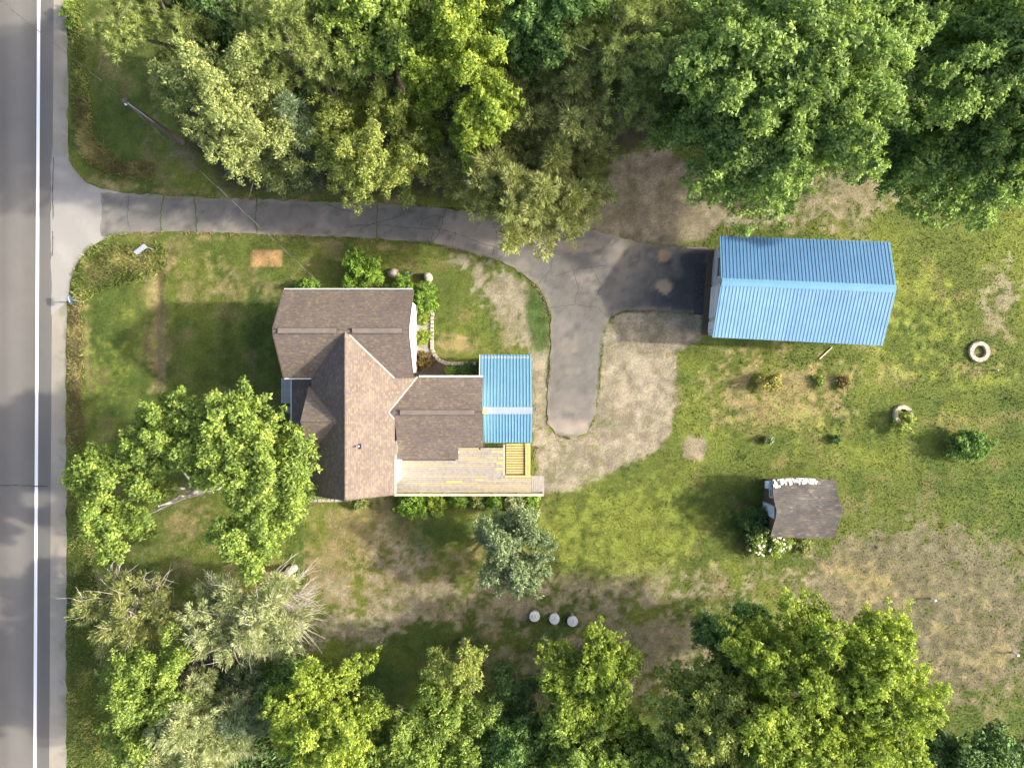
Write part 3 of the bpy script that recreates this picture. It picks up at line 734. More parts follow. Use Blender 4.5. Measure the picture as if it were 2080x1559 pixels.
# ------------------------------------------------------------------ deck
deck = empty('wooden_deck', P(950, 960, 0), 'weathered grey wooden deck with cream rail on the south of the house', 'deck')
DZ = .62; r = random.Random(5)
y = 909.0; i = 0
while y < 1000:
    x0, x1 = (804, 1026) if y < 966 else (804, 1079)
    if y < 934: x0 = 925
    yc = y + 2.15
    # two or three boards end to end, with staggered joints
    cuts = [x0] + sorted(r.uniform(x0 + 40, x1 - 30) for _ in range(r.choice((1, 1, 2)))) + [x1]
    for a_, b_ in zip(cuts[:-1], cuts[1:]):
        if b_ - a_ < 8: continue
        u = r.random(); mt = M['deck_old'] if (u < .62 and a_ > 850) or u < .45 else M['deck_mid']
        pa, pb = P(a_ + .15, yc, DZ), P(b_ - .15, yc, DZ)
        MB().bar(pa + Vector((0, 0, r.uniform(-.006, .004))), pb + Vector((0, 0, r.uniform(-.006, .004))), .128, .035).build('board', mt, deck)
    y += 4.35; i += 1
for (a_, b_, yc) in ((998, 1025, 916), (906, 938, 978), (965, 982, 974), (1008, 1026, 941), (1005, 1026, 952), (1012, 1026, 930)):
    MB().bar(P(a_, yc, DZ + .022), P(b_, yc, DZ + .022), .125, .03).build('board', M['deck_new'], deck)
yy = 903.0
while yy < 964:
    MB().bar(P(1028, yy, DZ - .03), P(1066, yy, DZ - .03), .115, .035).build('new_board', M['deck_new'], deck); yy += 5.15
for xx in (1069.5, 1075):
    MB().bar(P(xx, 900, DZ + .05), P(xx, 967, DZ + .05), .15, .05).build('new_edge_board', M['deck_new'], deck)
MB().bar(P(1025, 967, DZ + .03), P(1079, 967, DZ + .03), .14, .05).build('new_edge_board', M['deck_new'], deck)
MB().bar(P(1024, 902, DZ + .0), P(1024, 966, DZ + .0), .10, .04).build('rail_shadow_strip', M['concrete'], deck)  # grey strip painted in as the handrail's shadow beside the new boards
MB().box(P(941, 953, .26), (8.7, 2.8, .5)).build('joist_frame', M['darkwood'], deck)
for i in range(6):
    MB().bar(P(1081.5 + i * 4.4, 966, .52 - .02 * i), P(1081.5 + i * 4.4, 1003, .52 - .02 * i), .13, .035).build('step_board', M['deck_old'], deck)
RZ = 1.5
def rail_pt(x, z): g = P(x, 1000.5, DZ); return Vector((g.x, g.y, z))
MB().bar(rail_pt(805, RZ), rail_pt(1103, RZ), .14, .04).build('top_rail', M['rail_wood'], deck)
MB().bar(rail_pt(805, .85), rail_pt(1103, .85), .04, .08).build('bottom_rail', M['rail_wood'], deck)
for i in range(7):
    g = rail_pt(806 + i * 49.2, 0); MB().box((g.x, g.y, .74), (.1, .1, 1.5)).build('post', M['rail_wood'], deck)
x = 811
while x < 1100:
    g = rail_pt(x, 0); MB().box((g.x, g.y, 1.16), (.035, .035, .62)).build('baluster', M['rail_wood'], deck); x += 5.5

# ------------------------------------------------------------------ garage
gar = empty('garage', gp(550, 180), 'white garage with long blue ribbed metal gable roof', 'garage')
GE, GH = 2.9, 3.9
NW, NE, SW, SE = (396.8, 281.4), (719.4, 270.0), (382.5, 89.7), (705.7, 73.8); RW, RE = (390.6, 190.5), (715.6, 177.5)
def L2(a, b, t): return (a[0] + (b[0] - a[0]) * t, a[1] + (b[1] - a[1]) * t)
NP = 12
for i in range(NP):
    t0, t1 = i / NP, (i + 1) / NP
    for (A, B) in ((NW, NE), (SW, SE)):
        mb = MB(); metal_panel(mb, Z(*L2(RW, RE, t0), GH), Z(*L2(RW, RE, t1), GH), Z(*L2(A, B, t0), GE), Z(*L2(A, B, t1), GE), 4, .030, .024)
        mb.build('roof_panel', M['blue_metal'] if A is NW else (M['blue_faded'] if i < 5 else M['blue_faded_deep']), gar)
c = MB()
for (A, B) in ((NW, NE), (SW, SE)):
    e0, e1 = L2(RW, A, .075), L2(RE, B, .075); zc = GH + (GE - GH) * .075 + .045
    c.face([Z(*RW, GH + .07), Z(*RE, GH + .07), Z(*e1, zc), Z(*e0, zc)])
c.build('ridge_cap', M['blue_cap'], gar)
def inset(p, q, d):   # move p towards q by d ground px
    v = Vector((q[0] - p[0], q[1] - p[1])); v.normalize(); return (p[0] + v.x * d, p[1] + v.y * d)
w_nw = inset(inset(NW, NE, 16), SW, 10); w_sw = inset(inset(SW, SE, 16), NW, 10); w_ne = inset(inset(NE, NW, 14), SE, 10); w_se = inset(inset(SE, SW, 14), NE, 10)
mb = MB(); zt = GE - .05
for a_, b_ in ((w_nw, w_sw), (w_sw, w_se), (w_se, w_ne), (w_ne, w_nw)): mb.face([Z(*a_, -.1), Z(*b_, -.1), Z(*b_, zt), Z(*a_, zt)])
rw_, re_ = inset(RW, RE, 16), inset(RE, RW, 14)
mb.face([Z(*w_nw, zt), Z(*w_sw, zt), Z(*rw_, GH - .12)]); mb.face([Z(*w_ne, zt), Z(*w_se, zt), Z(*re_, GH - .12)])
mb.build('wall', M['grey_wall'], gar)
for (A, B, C) in ((NW, RW, 0), (SW, RW, 0), (NE, RE, 0), (SE, RE, 0)):
    MB().bar(Z(*A, GE - .07), Z(*B, GH - .07), .05, .14).build('rake_trim', M['blue_cap'], gar)
MB().bar(Z(*SW, GE - .08), Z(*SE, GE - .08), .05, .12).build('eave_trim', M['blue_cap'], gar); MB().bar(Z(*NW, GE - .08), Z(*NE, GE - .08), .05, .12).build('eave_trim', M['blue_metal'], gar)
wd = Vector((w_sw[0] - w_nw[0], w_sw[1] - w_nw[1], 0)).normalized(); wn_ = Vector((wd.y, -wd.x, 0)); 
if wn_.x > 0: wn_ = -wn_
def wallpt(t, z, off=0): a_ = L2(w_nw, w_sw, t); return Z(*a_, z) + wn_ * off
od = MB()
od.bar(wallpt(.44, 1.15, .02), wallpt(.80, 1.15, .02), .05, 2.3); ov = od.build('overhead_door', M['white'], gar)
for k in range(5): MB().bar(wallpt(.44, .05 + .46 * k, .05), wallpt(.80, .05 + .46 * k, .05), .03, .03).build('door_rib', M['trim'], ov)
sd2 = MB(); sd2.bar(wallpt(.85, 1.05, .03), wallpt(.97, 1.05, .03), .06, 2.05); so = sd2.build('side_door', M['white'], gar)
MB().bar(wallpt(.955, 1.05, .06), wallpt(.955, 1.05, .16), .04, .04).build('handle', M['black'], so)
window(gar, wallpt(.24, 1.75, .012), wn_, 1.35, 1.1)
MB().bar(wallpt(.10, .12, .02), wallpt(.40, .12, .02), .06, .3).build('wall_base', M['concrete'], gar)
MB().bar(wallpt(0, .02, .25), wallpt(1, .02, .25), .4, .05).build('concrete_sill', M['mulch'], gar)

# ------------------------------------------------------------------ shed with a sagging roof
shed = empty('garden_shed', gp(563, -240), 'small shed with sagging old grey shingle roof and peeling white eave', 'shed')
def shed_pt(u, v):
    """u 0..1 west-east, v -1 north eave, 0 ridge, 1 south eave"""
    x = 502 + 123.5 * u + (2.5 if abs(v) < .3 else 0) * u; yr_, yn_, ysd = -239.8, -184, -297.8
    y = yr_ + (yn_ - yr_) * max(0, -v) + (ysd - yr_) * max(0, v)
    z = 3.1 - .9 * abs(v); sag = .16 * math.sin(math.pi * u) * (1 - .4 * abs(v)) + .05 * math.sin(7 * u + 3 * v) * math.sin(2.2 * v)
    return Z(x + 1.2 * math.sin(5 * v), y + 1.5 * math.sin(6 * u + v), z - sag)
for sg in (-1, 1):
    mb = MB(); n_, m_ = 16, 10
    for i in range(n_):
        for j in range(m_):
            q = [(i / n_, sg * j / m_), ((i + 1) / n_, sg * j / m_), ((i + 1) / n_, sg * (j + 1) / m_), (i / n_, sg * (j + 1) / m_)]
            if sg > 0: q = q[::-1]
            pts = [shed_pt(*t) for t in q]
            mb.face(pts[::-1], [(t[0] * 4.0 + 20, 20 - abs(t[1]) * 2.1) for t in q][::-1])
    for j in range(m_):
        for u in (0, 1):
            a_, b_ = shed_pt(u, sg * j / m_), shed_pt(u, sg * (j + 1) / m_); d_ = Vector((0, 0, .1)); mb.face([a_, b_, b_ - d_, a_ - d_], [(0, 0)] * 4)
    for i in range(n_):
        a_, b_ = shed_pt(i / n_, sg), shed_pt((i + 1) / n_, sg); d_ = Vector((0, 0, .1)); mb.face([a_, b_, b_ - d_, a_ - d_], [(0, 0)] * 4)
    ro = mb.build('roof', M['shingle_old'], shed, True)
    if sg < 0:
        pe = MB(); rr = random.Random(3)
        for k in range(70):
            u = rr.uniform(.0, .70) ** 1.0; v0 = 1 - rr.uniform(0, .30 * (1 - u * .7)) ; w_ = rr.uniform(.02, .05); h_ = rr.uniform(.05, .13)
            v1 = min(1.01, v0 + h_); q = [shed_pt(u, -v0 + .02), shed_pt(u + w_, -v0 + rr.uniform(-.03, .03)), shed_pt(u + w_ + rr.uniform(-.01, .01), -v1), shed_pt(u + rr.uniform(-.01, .01), -v1)]
            pe.face([p + Vector((0, 0, .02 + .0005 * k)) for p in q])
        pe.build('peeled_edge', M['whiteflake'], ro)
mb = MB(); x0, x1, y0, y1 = 512, 616, -290, -192
cs = [(x0, y0), (x1, y0), (x1, y1), (x0, y1)]
for i in range(4):
    a_, b_ = cs[i], cs[(i + 1) % 4]; mb.face([Z(*a_, -.1), Z(*b_, -.1), Z(*b_, 2.05), Z(*a_, 2.05)])
for x in (x0, x1): mb.face([Z(x, y0, 2.05), Z(x, y1, 2.05), Z(x, -240, 2.75)])
mb.build('wall', M['darkwood'], shed)
MB().bar(Z(x0 - 1.5, -262, 1.0), Z(x0 - 1.5, -238, 1.0), .07, 2.0).build('door', M['lightblue'], shed)
window(shed, Z(x0, -215, 1.4), (-1, 0, 0), .5, .5)
MB().box(P(1561, 984, 1.9), (.36, .45, .3)).build('window_box', M['lightblue'], shed)

# ------------------------------------------------------------------ vegetation
def unit(v): return v / (np.linalg.norm(v, axis=-1, keepdims=True) + 1e-9)
def leaf_quads(c, axis_, nrm, L, W):
    """pointed leaves: c base points, axis_ direction, nrm rough normals, L, W arrays"""
    a = unit(axis_); s_ = unit(np.cross(nrm, a)); n = np.cross(a, s_)
    L = L[:, None]; W = W[:, None]
    v = np.stack([c - s_ * W * .55, c + s_ * W * .55, c + a * L], 1)
    return v.reshape(-1, 3), np.arange(len(c) * 3).reshape(-1, 3)

def puff_clumps(g, puffs, dens):
    """puffs: rows (center3, radii_long, radii_side, dir3). returns clump centres and outward vectors over the skins of all puffs"""
    C, O = [], []
    for (c, rl, rs, d) in puffs:
        d = np.array(d, float); d /= np.linalg.norm(d) + 1e-9
        n = max(4, int(dens * (rs * rs * 2 + rl * rs * 3)))
        u = unit(g.normal(size=(n, 3))); u[:, 2] = np.where(u[:, 2] < -.25, -u[:, 2], u[:, 2])
        lon = (u @ d)[:, None] * d; lat = u - lon
        p = lon * rl + lat * rs; rad = (.55 + .45 * g.random((n, 1)) ** .6)
        rad *= .88 + .3 * (np.sin(p[:, :1] * 5.1 + rl * 9) * np.sin(p[:, 1:2] * 4.3 + rs * 7))
        C.append(np.array(c) + p * rad); O.append(u)
    return np.concatenate(C), np.concatenate(O)

STY = {  # clump density, leaves per clump, clump radius, leaf length, leaf width
 'maple': dict(dens=8.5, m=25, rc=.25, L=.165, W=.135, up=.45),
 'fine':  dict(dens=9.0, m=22, rc=.22, L=.145, W=.085, up=.35),
 'pine':  dict(dens=4.4, m=46, rc=.05, L=.25, W=.034, up=0, radial=True),
 'cedar': dict(dens=8.5, m=24, rc=.20, L=.19, W=.050, up=.3, along=True),
 'shrub': dict(dens=26, m=15, rc=.12, L=.11, W=.07, up=.35),
}
def foliage(name, g, puffs, style, mat, parent, mul=1.0, size=1.0):
    st = STY[style]; C, O = puff_clumps(g, puffs, st['dens'] * mul)
    m = st['m']; n = len(C) * m; ci = np.repeat(np.arange(len(C)), m)
    rd = unit(g.normal(size=(n, 3)))
    if st.get('radial'):
        ax = unit(rd + O[ci] * .55 + np.array((0, 0, .25))); base = C[ci] + ax * st['rc']; nr = unit(g.normal(size=(n, 3)))
    elif st.get('along'):
        base = C[ci] + rd * st['rc'] * size * g.random((n, 1)) ** .4; ax = unit(O[ci] * 1.0 + rd * .65 + np.array((0, 0, -.12))); nr = unit(np.array((0, 0, 1.)) + g.normal(size=(n, 3)) * .45)
    else:
        base = C[ci] + rd * st['rc'] * size * g.random((n, 1)) ** .4; nr = unit(O[ci] * .45 + rd * .8 + np.array((0, 0, st['up'])) + g.normal(size=(n, 3)) * .22)
        ax = unit(g.normal(size=(n, 3)) + O[ci] * .5)
    L = st['L'] * size * (.65 + .7 * g.random(n)); W = st['W'] * size * (.7 + .6 * g.random(n))
    v, q = leaf_quads(base, ax, nr, L, W)
    lv = np.clip(.5 + .22 * g.normal(size=n) + np.repeat(.23 * g.normal(size=len(C)), m), 0, 1)
    return np_mesh(name, v, q, mat, parent, lv=lv), C

def branch_mesh(name, mat, parent, base, top, rad, tips, g, lean=0.0, bare=None, rb=.09):
    """trunk from base to top, limbs to each tip"""
    mb = MB(); base = Vector(base); top = Vector(top); n = 6
    spine = [base.lerp(top, i / n) + Vector((g.normal() * .06, g.normal() * .06, 0)) * (0 if i == 0 else 1) for i in range(n + 1)]
    spine[0].z = -.1
    mb.tube(spine, [rad * (1.15 - .95 * i / n) for i in range(n + 1)], 8)
    for tp in tips:
        tp = Vector(tp); f = min(.92, max(.22, (tp.z - base.z) / max(.1, (top.z - base.z)) * .62 * (.8 + .4 * g.random())))
        i = f * n; a = spine[int(i)].lerp(spine[min(n, int(i) + 1)], i - int(i))
        mid = a.lerp(tp, .5) + Vector((g.normal() * .2, g.normal() * .2, .15 + .05 * (tp - a).length)); r0 = min(rad * .5, rb + .012 * (tp - a).length)
        q1 = a.lerp(mid, .5) + Vector((g.normal() * .08, g.normal() * .08, .05)); q2 = mid.lerp(tp, .5) + Vector((g.normal() * .1, g.normal() * .1, .05))
        mb.tube([a, q1, mid, q2, tp], [r0, r0 * .8, r0 * .6, r0 * .4, r0 * .15], 5, False)
    for (a, b, r0) in (bare or []): 
        a = Vector(a); b = Vector(b); md = a.lerp(b, .5) + Vector((g.normal() * .12, g.normal() * .12, g.normal() * .1 + .05)) * min(1, (b - a).length)
        mb.tube([a, md, b], [r0, r0 * .7, r0 * .3], 4, False)
    return mb.build(name, mat, parent, True)

LEAF = {
 'maple': leaf_mat('maple_leaf', (0.225, 0.32, 0.062), .38, .38, (0.31, 0.38, 0.075)),
 'maple2': leaf_mat('deep_maple_leaf', (0.16, 0.27, 0.065), .38, .34, (0.21, 0.32, 0.08)),
 'soft': leaf_mat('soft_green_leaf', (0.225, 0.33, 0.082), .30, .38, (0.295, 0.385, 0.1)),
 'lime': leaf_mat('lime_leaf', (0.265, 0.355, 0.05), .36, .42, (0.35, 0.41, 0.06)),
 'yell': leaf_mat('yellow_green_leaf', (0.3, 0.36, 0.085), .36, .42, (0.4, 0.42, 0.11)),
 'pine': leaf_mat('pine_needle', (0.24, 0.305, 0.085), .35, .25, (0.33, 0.37, 0.12)),
 'olive': leaf_mat('olive_needle', (0.255, 0.29, 0.085), .38, .28, (0.37, 0.375, 0.14)),
 'pale': leaf_mat('pale_green_leaf', (0.315, 0.36, 0.16), .32, .30, (0.43, 0.45, 0.23)),
 'palegold': leaf_mat('pale_gold_leaf', (.275, .33, .105), .34, .34, (.38, .41, .155)),
 'grey': leaf_mat('grey_green_leaf', (.19, .25, .115), .34, .26, (.26, .32, .16)),
 'dark': leaf_mat('dark_green_leaf', (0.1, 0.175, 0.05), .4, .28, (0.14, 0.225, 0.06)),
 'bluegreen': leaf_mat('blue_green_needle', (0.16, 0.22, 0.11), .38, .22, (0.23, 0.28, 0.15)),
 'shrub': leaf_mat('shrub_leaf', (0.185, 0.31, 0.04), .36, .32, (0.26, 0.38, 0.055)),
 'gold': leaf_mat('golden_leaf', (.36, .33, .09), .3, .36, (.46, .42, .14)),
 'red': leaf_mat('bronze_leaf', (.20, .13, .045), .42, .3, (.24, .22, .06)),
 'straw': leaf_mat('straw_blade', (.30, .26, .12), .4, .3, (.40, .35, .17)),
 'weed': leaf_mat('weed_blade', (0.19, 0.25, 0.06), .42, .35, (0.32, 0.32, 0.11)),
}

def crown_puffs(g, c, Rx, Ry, Rz, n, pr, low=-.35, droop=.25, elong=1.5, per=4):
    """foliage lumps strung along limbs that fan out through an ellipsoid crown"""
    out = []; ga = math.pi * (3 - math.sqrt(5)); nl = max(4, int(n * 1.35) // per); c = np.array(c, float); rad = np.array((Rx, Ry, Rz))
    for i in range(nl):
        z = low + (1 - low) * (i + .5) / nl; z = np.clip(z + g.normal() * .07, low, .99); rr = math.sqrt(max(0, 1 - z * z)); th = ga * i + g.normal() * .3
        d = np.array((rr * math.cos(th), rr * math.sin(th), z)); reach = .86 + .26 * g.random() ** .8
        side = unit(np.cross(d, (0, 0, 1.)) + g.normal(size=3) * .1)
        for j in range(per):
            f = reach * (.48 + .54 * (j + .5) / per); lat = side * g.normal() * .15 + g.normal(size=3) * .05
            p = c + (d * f + lat) * rad; p[2] -= droop * pr * (f ** 2) * .8
            s_ = pr * (1.08 - .40 * j / per) * (.75 + .5 * g.random()); dd = np.array((d[0], d[1], d[2] * .5 - droop))
            out.append((p, s_ * elong, s_ * .78, dd))
    return out
def cone_puffs(g, base, h, Rb, n, pr, pw=.8, z0=.12, droop=.25):
    out = []; ga = math.pi * (3 - math.sqrt(5))
    for i in range(n):
        t = z0 + (1 - z0) * (1 - (1 - (i + .5) / n) ** 1.0); rr = Rb * (1 - t) ** pw + .12; th = ga * i + g.normal() * .3; f = .55 + .45 * g.random()
        d = np.array((math.cos(th), math.sin(th), 0)); s_ = pr * (.5 + .7 * (1 - t)) * (.75 + .5 * g.random())
        out.append((np.array((base[0], base[1], base[2] + h * t)) + d * rr * f, s_ * 1.7, s_ * .7, d + np.array((0, 0, -droop + .6 * t * t))))
    return out
TRI = [0]
def tree(name, label, px, py, h, rpx, style, leaf, seed, zc=None, form='round', n=60, pr=None, mul=1.0, size=1.0, squash=1.0, ry=None, bark='bark', cat='tree', group=None, rz=None, low=-.35, puffs=None, bare=0, trunk_r=None, droop=.25, pw=.8, ntips=22, bare_r=.022, elong=1.5):
    """px, py: where the crown's middle shows in the photograph; distance from its height above the ground it stands on"""
    g = np.random.default_rng(seed)
    zc = zc if zc is not None else h * .66
    c = P(px, py, zc); k = 1 - zc / H; Rr = rpx * S * k; Ry_ = (ry * S * k) if ry else Rr
    base = Vector((c.x, c.y, 0)); root = empty(name, base, label, cat, group)
    if puffs is None:
        if form == 'round': puffs = crown_puffs(g, (c.x, c.y, zc), Rr, Ry_, rz or min(h - zc, h * .42), n, pr or Rr * .24, low, droop, elong)
        else: puffs = cone_puffs(g, (base.x, base.y, 0), h, Rr, n, pr or Rr * .36, pw, .10, droop)
    f, C = foliage('crown', g, puffs, style, LEAF[leaf], root, mul, size); TRI[0] += len(f.data.polygons)
    idx_ = g.choice(len(puffs), min(len(puffs), ntips), replace=False); tips = [puffs[i][0] for i in idx_]
    br = []
    for _ in range(bare):
        p = puffs[g.integers(len(puffs))]; a = Vector(p[0]); dv = unit(np.array(p[3]) + g.normal(size=3) * .6 + np.array((0, 0, .3))); br.append((a, a + Vector(dv) * (p[1] * (.9 + .8 * g.random())), bare_r))
    top = Vector((c.x, c.y, h * (.82 if form == 'round' else .97)))
    branch_mesh('trunk', M[bark], root, base, top, trunk_r or (.10 + .014 * h), tips, g, bare=br)
    return root

def lobes(g, specs, pr=.75):
    """explicit crown lobes given as (px, py, z, radius px, n)"""
    out = []
    for (x, y, z, rp, n) in specs:
        c = P(x, y, z); k = 1 - z / H; out += crown_puffs(g, tuple(c), rp * S * k, rp * S * k, rp * S * k * .75, n, pr, -.3, .2, 1.35)
    return out

# --- the wood north of the driveway
WN = 'trees in the wood north of the driveway'
tree('pine_tree', 'yellow-green pine at the top left corner of the wood by the lawn', 345, 60, 13, 108, 'pine', 'pine', 11, form='round', n=70, zc=8.5, pr=.85, bare=40, group=WN, low=-.6)
tree('arborvitae_tree', 'tall pale yellow-green evergreen leaning over the driveway beside the utility pole', 508, 245, 14, 105, 'fine', 'palegold', 12, zc=6.8, n=120, rz=7.0, pr=.75, ry=105, low=-.85, group=WN, bare=14)
tree('spruce_tree', 'dull green evergreen between the pale leaning evergreen and the round yellowish tree', 635, 290, 9, 78, 'cedar', 'bluegreen', 13, form='cone', zc=3.2, n=60, pr=.8, group=WN)
tree('pine_tree', 'olive pine with fluffy tufts left of the dark gap in the wood', 610, 95, 14, 105, 'pine', 'pine', 14, zc=9, n=70, pr=.85, bare=40, group=WN, low=-.6)
tree('broadleaf_tree', 'round yellowish tree beside the driveway with a dense crown', 765, 300, 9.5, 118, 'fine', 'yell', 15, zc=5.2, n=80, pr=.72, rz=4.0, low=-.6, group=WN, bare=12)
tree('maple_tree', 'green maple at the top edge between the olive pine and the lime tree', 765, 55, 13, 105, 'maple', 'maple', 16, zc=8.5, n=50, pr=.95, group=WN)
tree('broadleaf_tree', 'bright lime-green tree in the middle of the wood', 950, 150, 12.5, 120, 'maple', 'lime', 17, zc=8, n=70, pr=.85, rz=4.5, size=.8, mul=1.25, ry=150, group=WN, low=-.6)
tree('maple_tree', 'deep green maple at the top edge right of the lime tree', 1110, 30, 12.5, 110, 'maple', 'maple2', 18, zc=8.5, n=45, pr=1.0, group=WN)
tree('pine_tree', 'dark olive pine between the deep green maple and the giant maple', 1275, 105, 13.5, 112, 'pine', 'pine', 19, zc=8.8, n=75, pr=.85, bare=45, group=WN, low=-.7, ry=140)
tree('cedar_tree', 'feathery olive cedar behind the one overhanging the driveway', 1140, 235, 10, 118, 'cedar', 'olive', 20, zc=6, n=75, pr=.8, low=-.6, group=WN, bare=35)
tree('cedar_tree', 'feathery olive cedar overhanging the driveway', 1085, 385, 9, 145, 'cedar', 'olive', 21, zc=5.2, n=95, pr=.85, low=-.6, group=WN, bare=45, ry=110)
tree('cedar_tree', 'small dark cedar low between the round yellowish tree and the driveway cedar', 935, 330, 6.5, 70, 'cedar', 'olive', 22, zc=3.6, n=40, pr=.7, low=-.5, group=WN)
tree('maple_tree', 'giant bright green maple beside the north of the blue-roofed garage', 1590, 190, 16, 245, 'maple', 'soft', 23, zc=10, n=150, pr=.95, rz=5.8, ry=225, group=WN, low=-.5, droop=.5, elong=2.3)
tree('maple_tree', 'tall green maple at the top right corner', 2010, 200, 16, 185, 'maple', 'soft', 24, zc=9.5, n=110, pr=.95, rz=5.6, ry=225, group=WN, low=-.5, droop=.5, elong=2.3)
tree('broadleaf_tree', 'shadowy green tree at the top edge between the two tall maples', 1880, 40, 10, 110, 'maple', 'dark', 25, zc=6, n=45, pr=1.0, group=WN)
tree('broadleaf_tree', 'shadowy green tree at the top edge between the two pines on the left', 470, 20, 11, 90, 'maple', 'dark', 26, zc=6.5, n=40, pr=.95, group=WN)
tree('broadleaf_tree', 'low shadowy tree under the left edge of the giant maple', 1370, 190, 8, 90, 'maple', 'maple2', 27, zc=5, n=40, pr=.9, group=WN)
tree('broadleaf_tree', 'low shadowy tree under the left edge of the top right maple', 1840, 300, 7, 75, 'maple', 'maple2', 28, zc=4, n=34, pr=.85, group=WN)
tree('broadleaf_tree', 'low green understorey tree left of the utility pole pine', 405, 165, 6, 62, 'fine', 'pine', 29, zc=3.5, n=40, pr=.8, group=WN)
# --- the front maple with its open middle
g13 = np.random.default_rng(31)
mp = lobes(g13, [(236, 990, 6.0, 92, 36), (240, 1068, 5.4, 62, 20), (300, 922, 6.2, 60, 20), (345, 880, 7.0, 75, 26), (385, 850, 6.6, 55, 16), (420, 925, 7.4, 55, 16), (472, 868, 7.8, 88, 32), (545, 955, 8.2, 90, 36), (470, 965, 8.2, 72, 26), (515, 1060, 7.2, 78, 28), (502, 1130, 5.6, 46, 14), (570, 890, 6.2, 58, 16), (590, 1000, 5.8, 42, 12)], .60)
fm_ = tree('maple_tree', 'broad bright green front yard maple with bare pale limbs showing in its open middle', 400, 1000, 9.4, 200, 'maple', 'maple', 31, zc=3.0, puffs=mp, bark='bark_pale', size=.95, mul=1.1, trunk_r=.3, bare=0, ntips=0, bare_r=.012)
lm_ = MB(); gl = random.Random(8)
for pts, r0 in (([(398, 1000, 1.2), (370, 992, 3.0), (325, 992, 4.2), (285, 985, 5.0), (245, 980, 5.8)], .14), ([(325, 992, 4.2), (295, 965, 5.0), (262, 950, 5.6)], .08), ([(285, 985, 5.0), (265, 1010, 5.2), (245, 1040, 5.4)], .07),
                ([(398, 1001, 1.4), (350, 1022, 2.8), (300, 1045, 4.0), (250, 1060, 5.0)], .10), ([(300, 1045, 4.0), (285, 1075, 4.3), (262, 1080, 4.8)], .05), ([(398, 999, 1.8), (385, 975, 3.4), (352, 930, 5.0), (340, 900, 6.4)], .10),
                ([(400, 998, 2.0), (430, 950, 4.5), (440, 890, 6.8)], .11), ([(352, 930, 5.0), (365, 905, 5.8), (358, 885, 6.4)], .05), ([(402, 1000, 2.0), (450, 985, 4.8), (520, 965, 7.2)], .12)):
    q = [P(*t) for t in pts]; lm_.tube(q, [r0 * .8 * (1 - .65 * i / (len(q) - 1)) for i in range(len(q))], 7, False)
lm_.build('limbs', M['bark_pale'], fm_, True)
# --- the strip of trees at the south
WS = 'trees along the south edge'
tree('juniper_tree', 'sparse spiky olive juniper with grey dead limbs by the road shoulder', 265, 1235, 6, 105, 'cedar', 'olive', 40, zc=3.4, n=42, pr=.72, low=-.4, rz=1.9, group=WS, bare=120, bark='bark_pale', ry=75, mul=.75)
pj = tree('juniper_tree', 'pale green juniper with a fan of bare twigs on its right', 500, 1250, 6.5, 125, 'cedar', 'pale', 41, zc=3.8, n=60, pr=.75, low=-.4, rz=2.2, group=WS, bare=120, bark='bark_pale', ry=85, mul=.9)
tw = MB(); gt = random.Random(12)
for k in range(95):
    a_ = R(gt.uniform(-50, 65)); c0 = P(560 + gt.uniform(-25, 25), 1225 + gt.uniform(-35, 35), 2.6); ln = gt.uniform(1.2, 3.0); e = c0 + Vector((math.cos(a_) * ln, math.sin(a_) * ln, gt.uniform(-.4, 1.0)))
    md = c0.lerp(e, .55) + Vector((gt.uniform(-.15, .15), gt.uniform(-.15, .15), .15)); tw.tube([c0, md, e], [.03, .02, .008], 4, False)
    for q in range(3):
        b0 = md.lerp(e, gt.random()); b1 = b0 + Vector((math.cos(a_ + gt.uniform(-.7, .7)), math.sin(a_ + gt.uniform(-.7, .7)), gt.uniform(-.2, .3))) * gt.uniform(.3, .7); tw.tube([b0, b1], [.013, .006], 3, False)
tw.build('bare_twigs', M['bark_pale'], pj)
tree('broadleaf_tree', 'bright green narrow tree below the sparse spiky juniper', 320, 1420, 8.5, 90, 'fine', 'maple', 42, zc=5, n=70, pr=.75, rz=3.2, ry=125, group=WS, low=-.6, size=1.1)
tree('spruce_tree', 'dull blue-green spruce between the bright green trees at the bottom left', 520, 1410, 7, 85, 'cedar', 'bluegreen', 43, form='cone', zc=2.5, n=70, pr=.75, group=WS)
tree('pine_tree', 'pale grey-green pine at the bottom edge on the left', 410, 1490, 9, 100, 'cedar', 'pale', 44, zc=5, n=75, pr=.8, rz=3.6, low=-.6, group=WS, bare=14)
tree('broadleaf_tree', 'lit yellow-green tree at the bottom edge below the lawn patch', 665, 1460, 9, 100, 'maple', 'lime', 45, zc=5.5, n=60, pr=.85, rz=3.4, ry=115, group=WS, low=-.6, size=.85, mul=1.15)
tree('broadleaf_tree', 'small pale sapling crown standing below the lids on the dirt', 930, 1360, 7, 52, 'fine', 'yell', 46, zc=5, n=22, pr=.62, rz=1.6, group=WS, bare=6)
tree('broadleaf_tree', 'sparse green tree at the bottom edge in the middle', 905, 1480, 7.5, 105, 'fine', 'maple', 47, zc=4.5, n=40, pr=.8, rz=2.5, group=WS, mul=.85, bare=20, size=1.1)
tree('broadleaf_tree', 'slim dark sapling between the pale sapling and the forked yellow-green tree', 1045, 1410, 5, 45, 'fine', 'dark', 48, zc=3.2, n=22, pr=.6, ry=75, rz=1.6, group=WS)
tree('broadleaf_tree', 'forked yellow-green tree right of the slim dark sapling', 1205, 1390, 8, 100, 'maple', 'lime', 49, zc=5.2, n=42, pr=.85, rz=2.6, group=WS, size=.85, mul=1.1, bare=10)
tree('broadleaf_tree', 'green tree at the bottom edge below the forked yellow-green tree', 1180, 1520, 8, 95, 'maple', 'maple', 50, zc=5, n=45, pr=.85, rz=2.8, group=WS, size=.9)
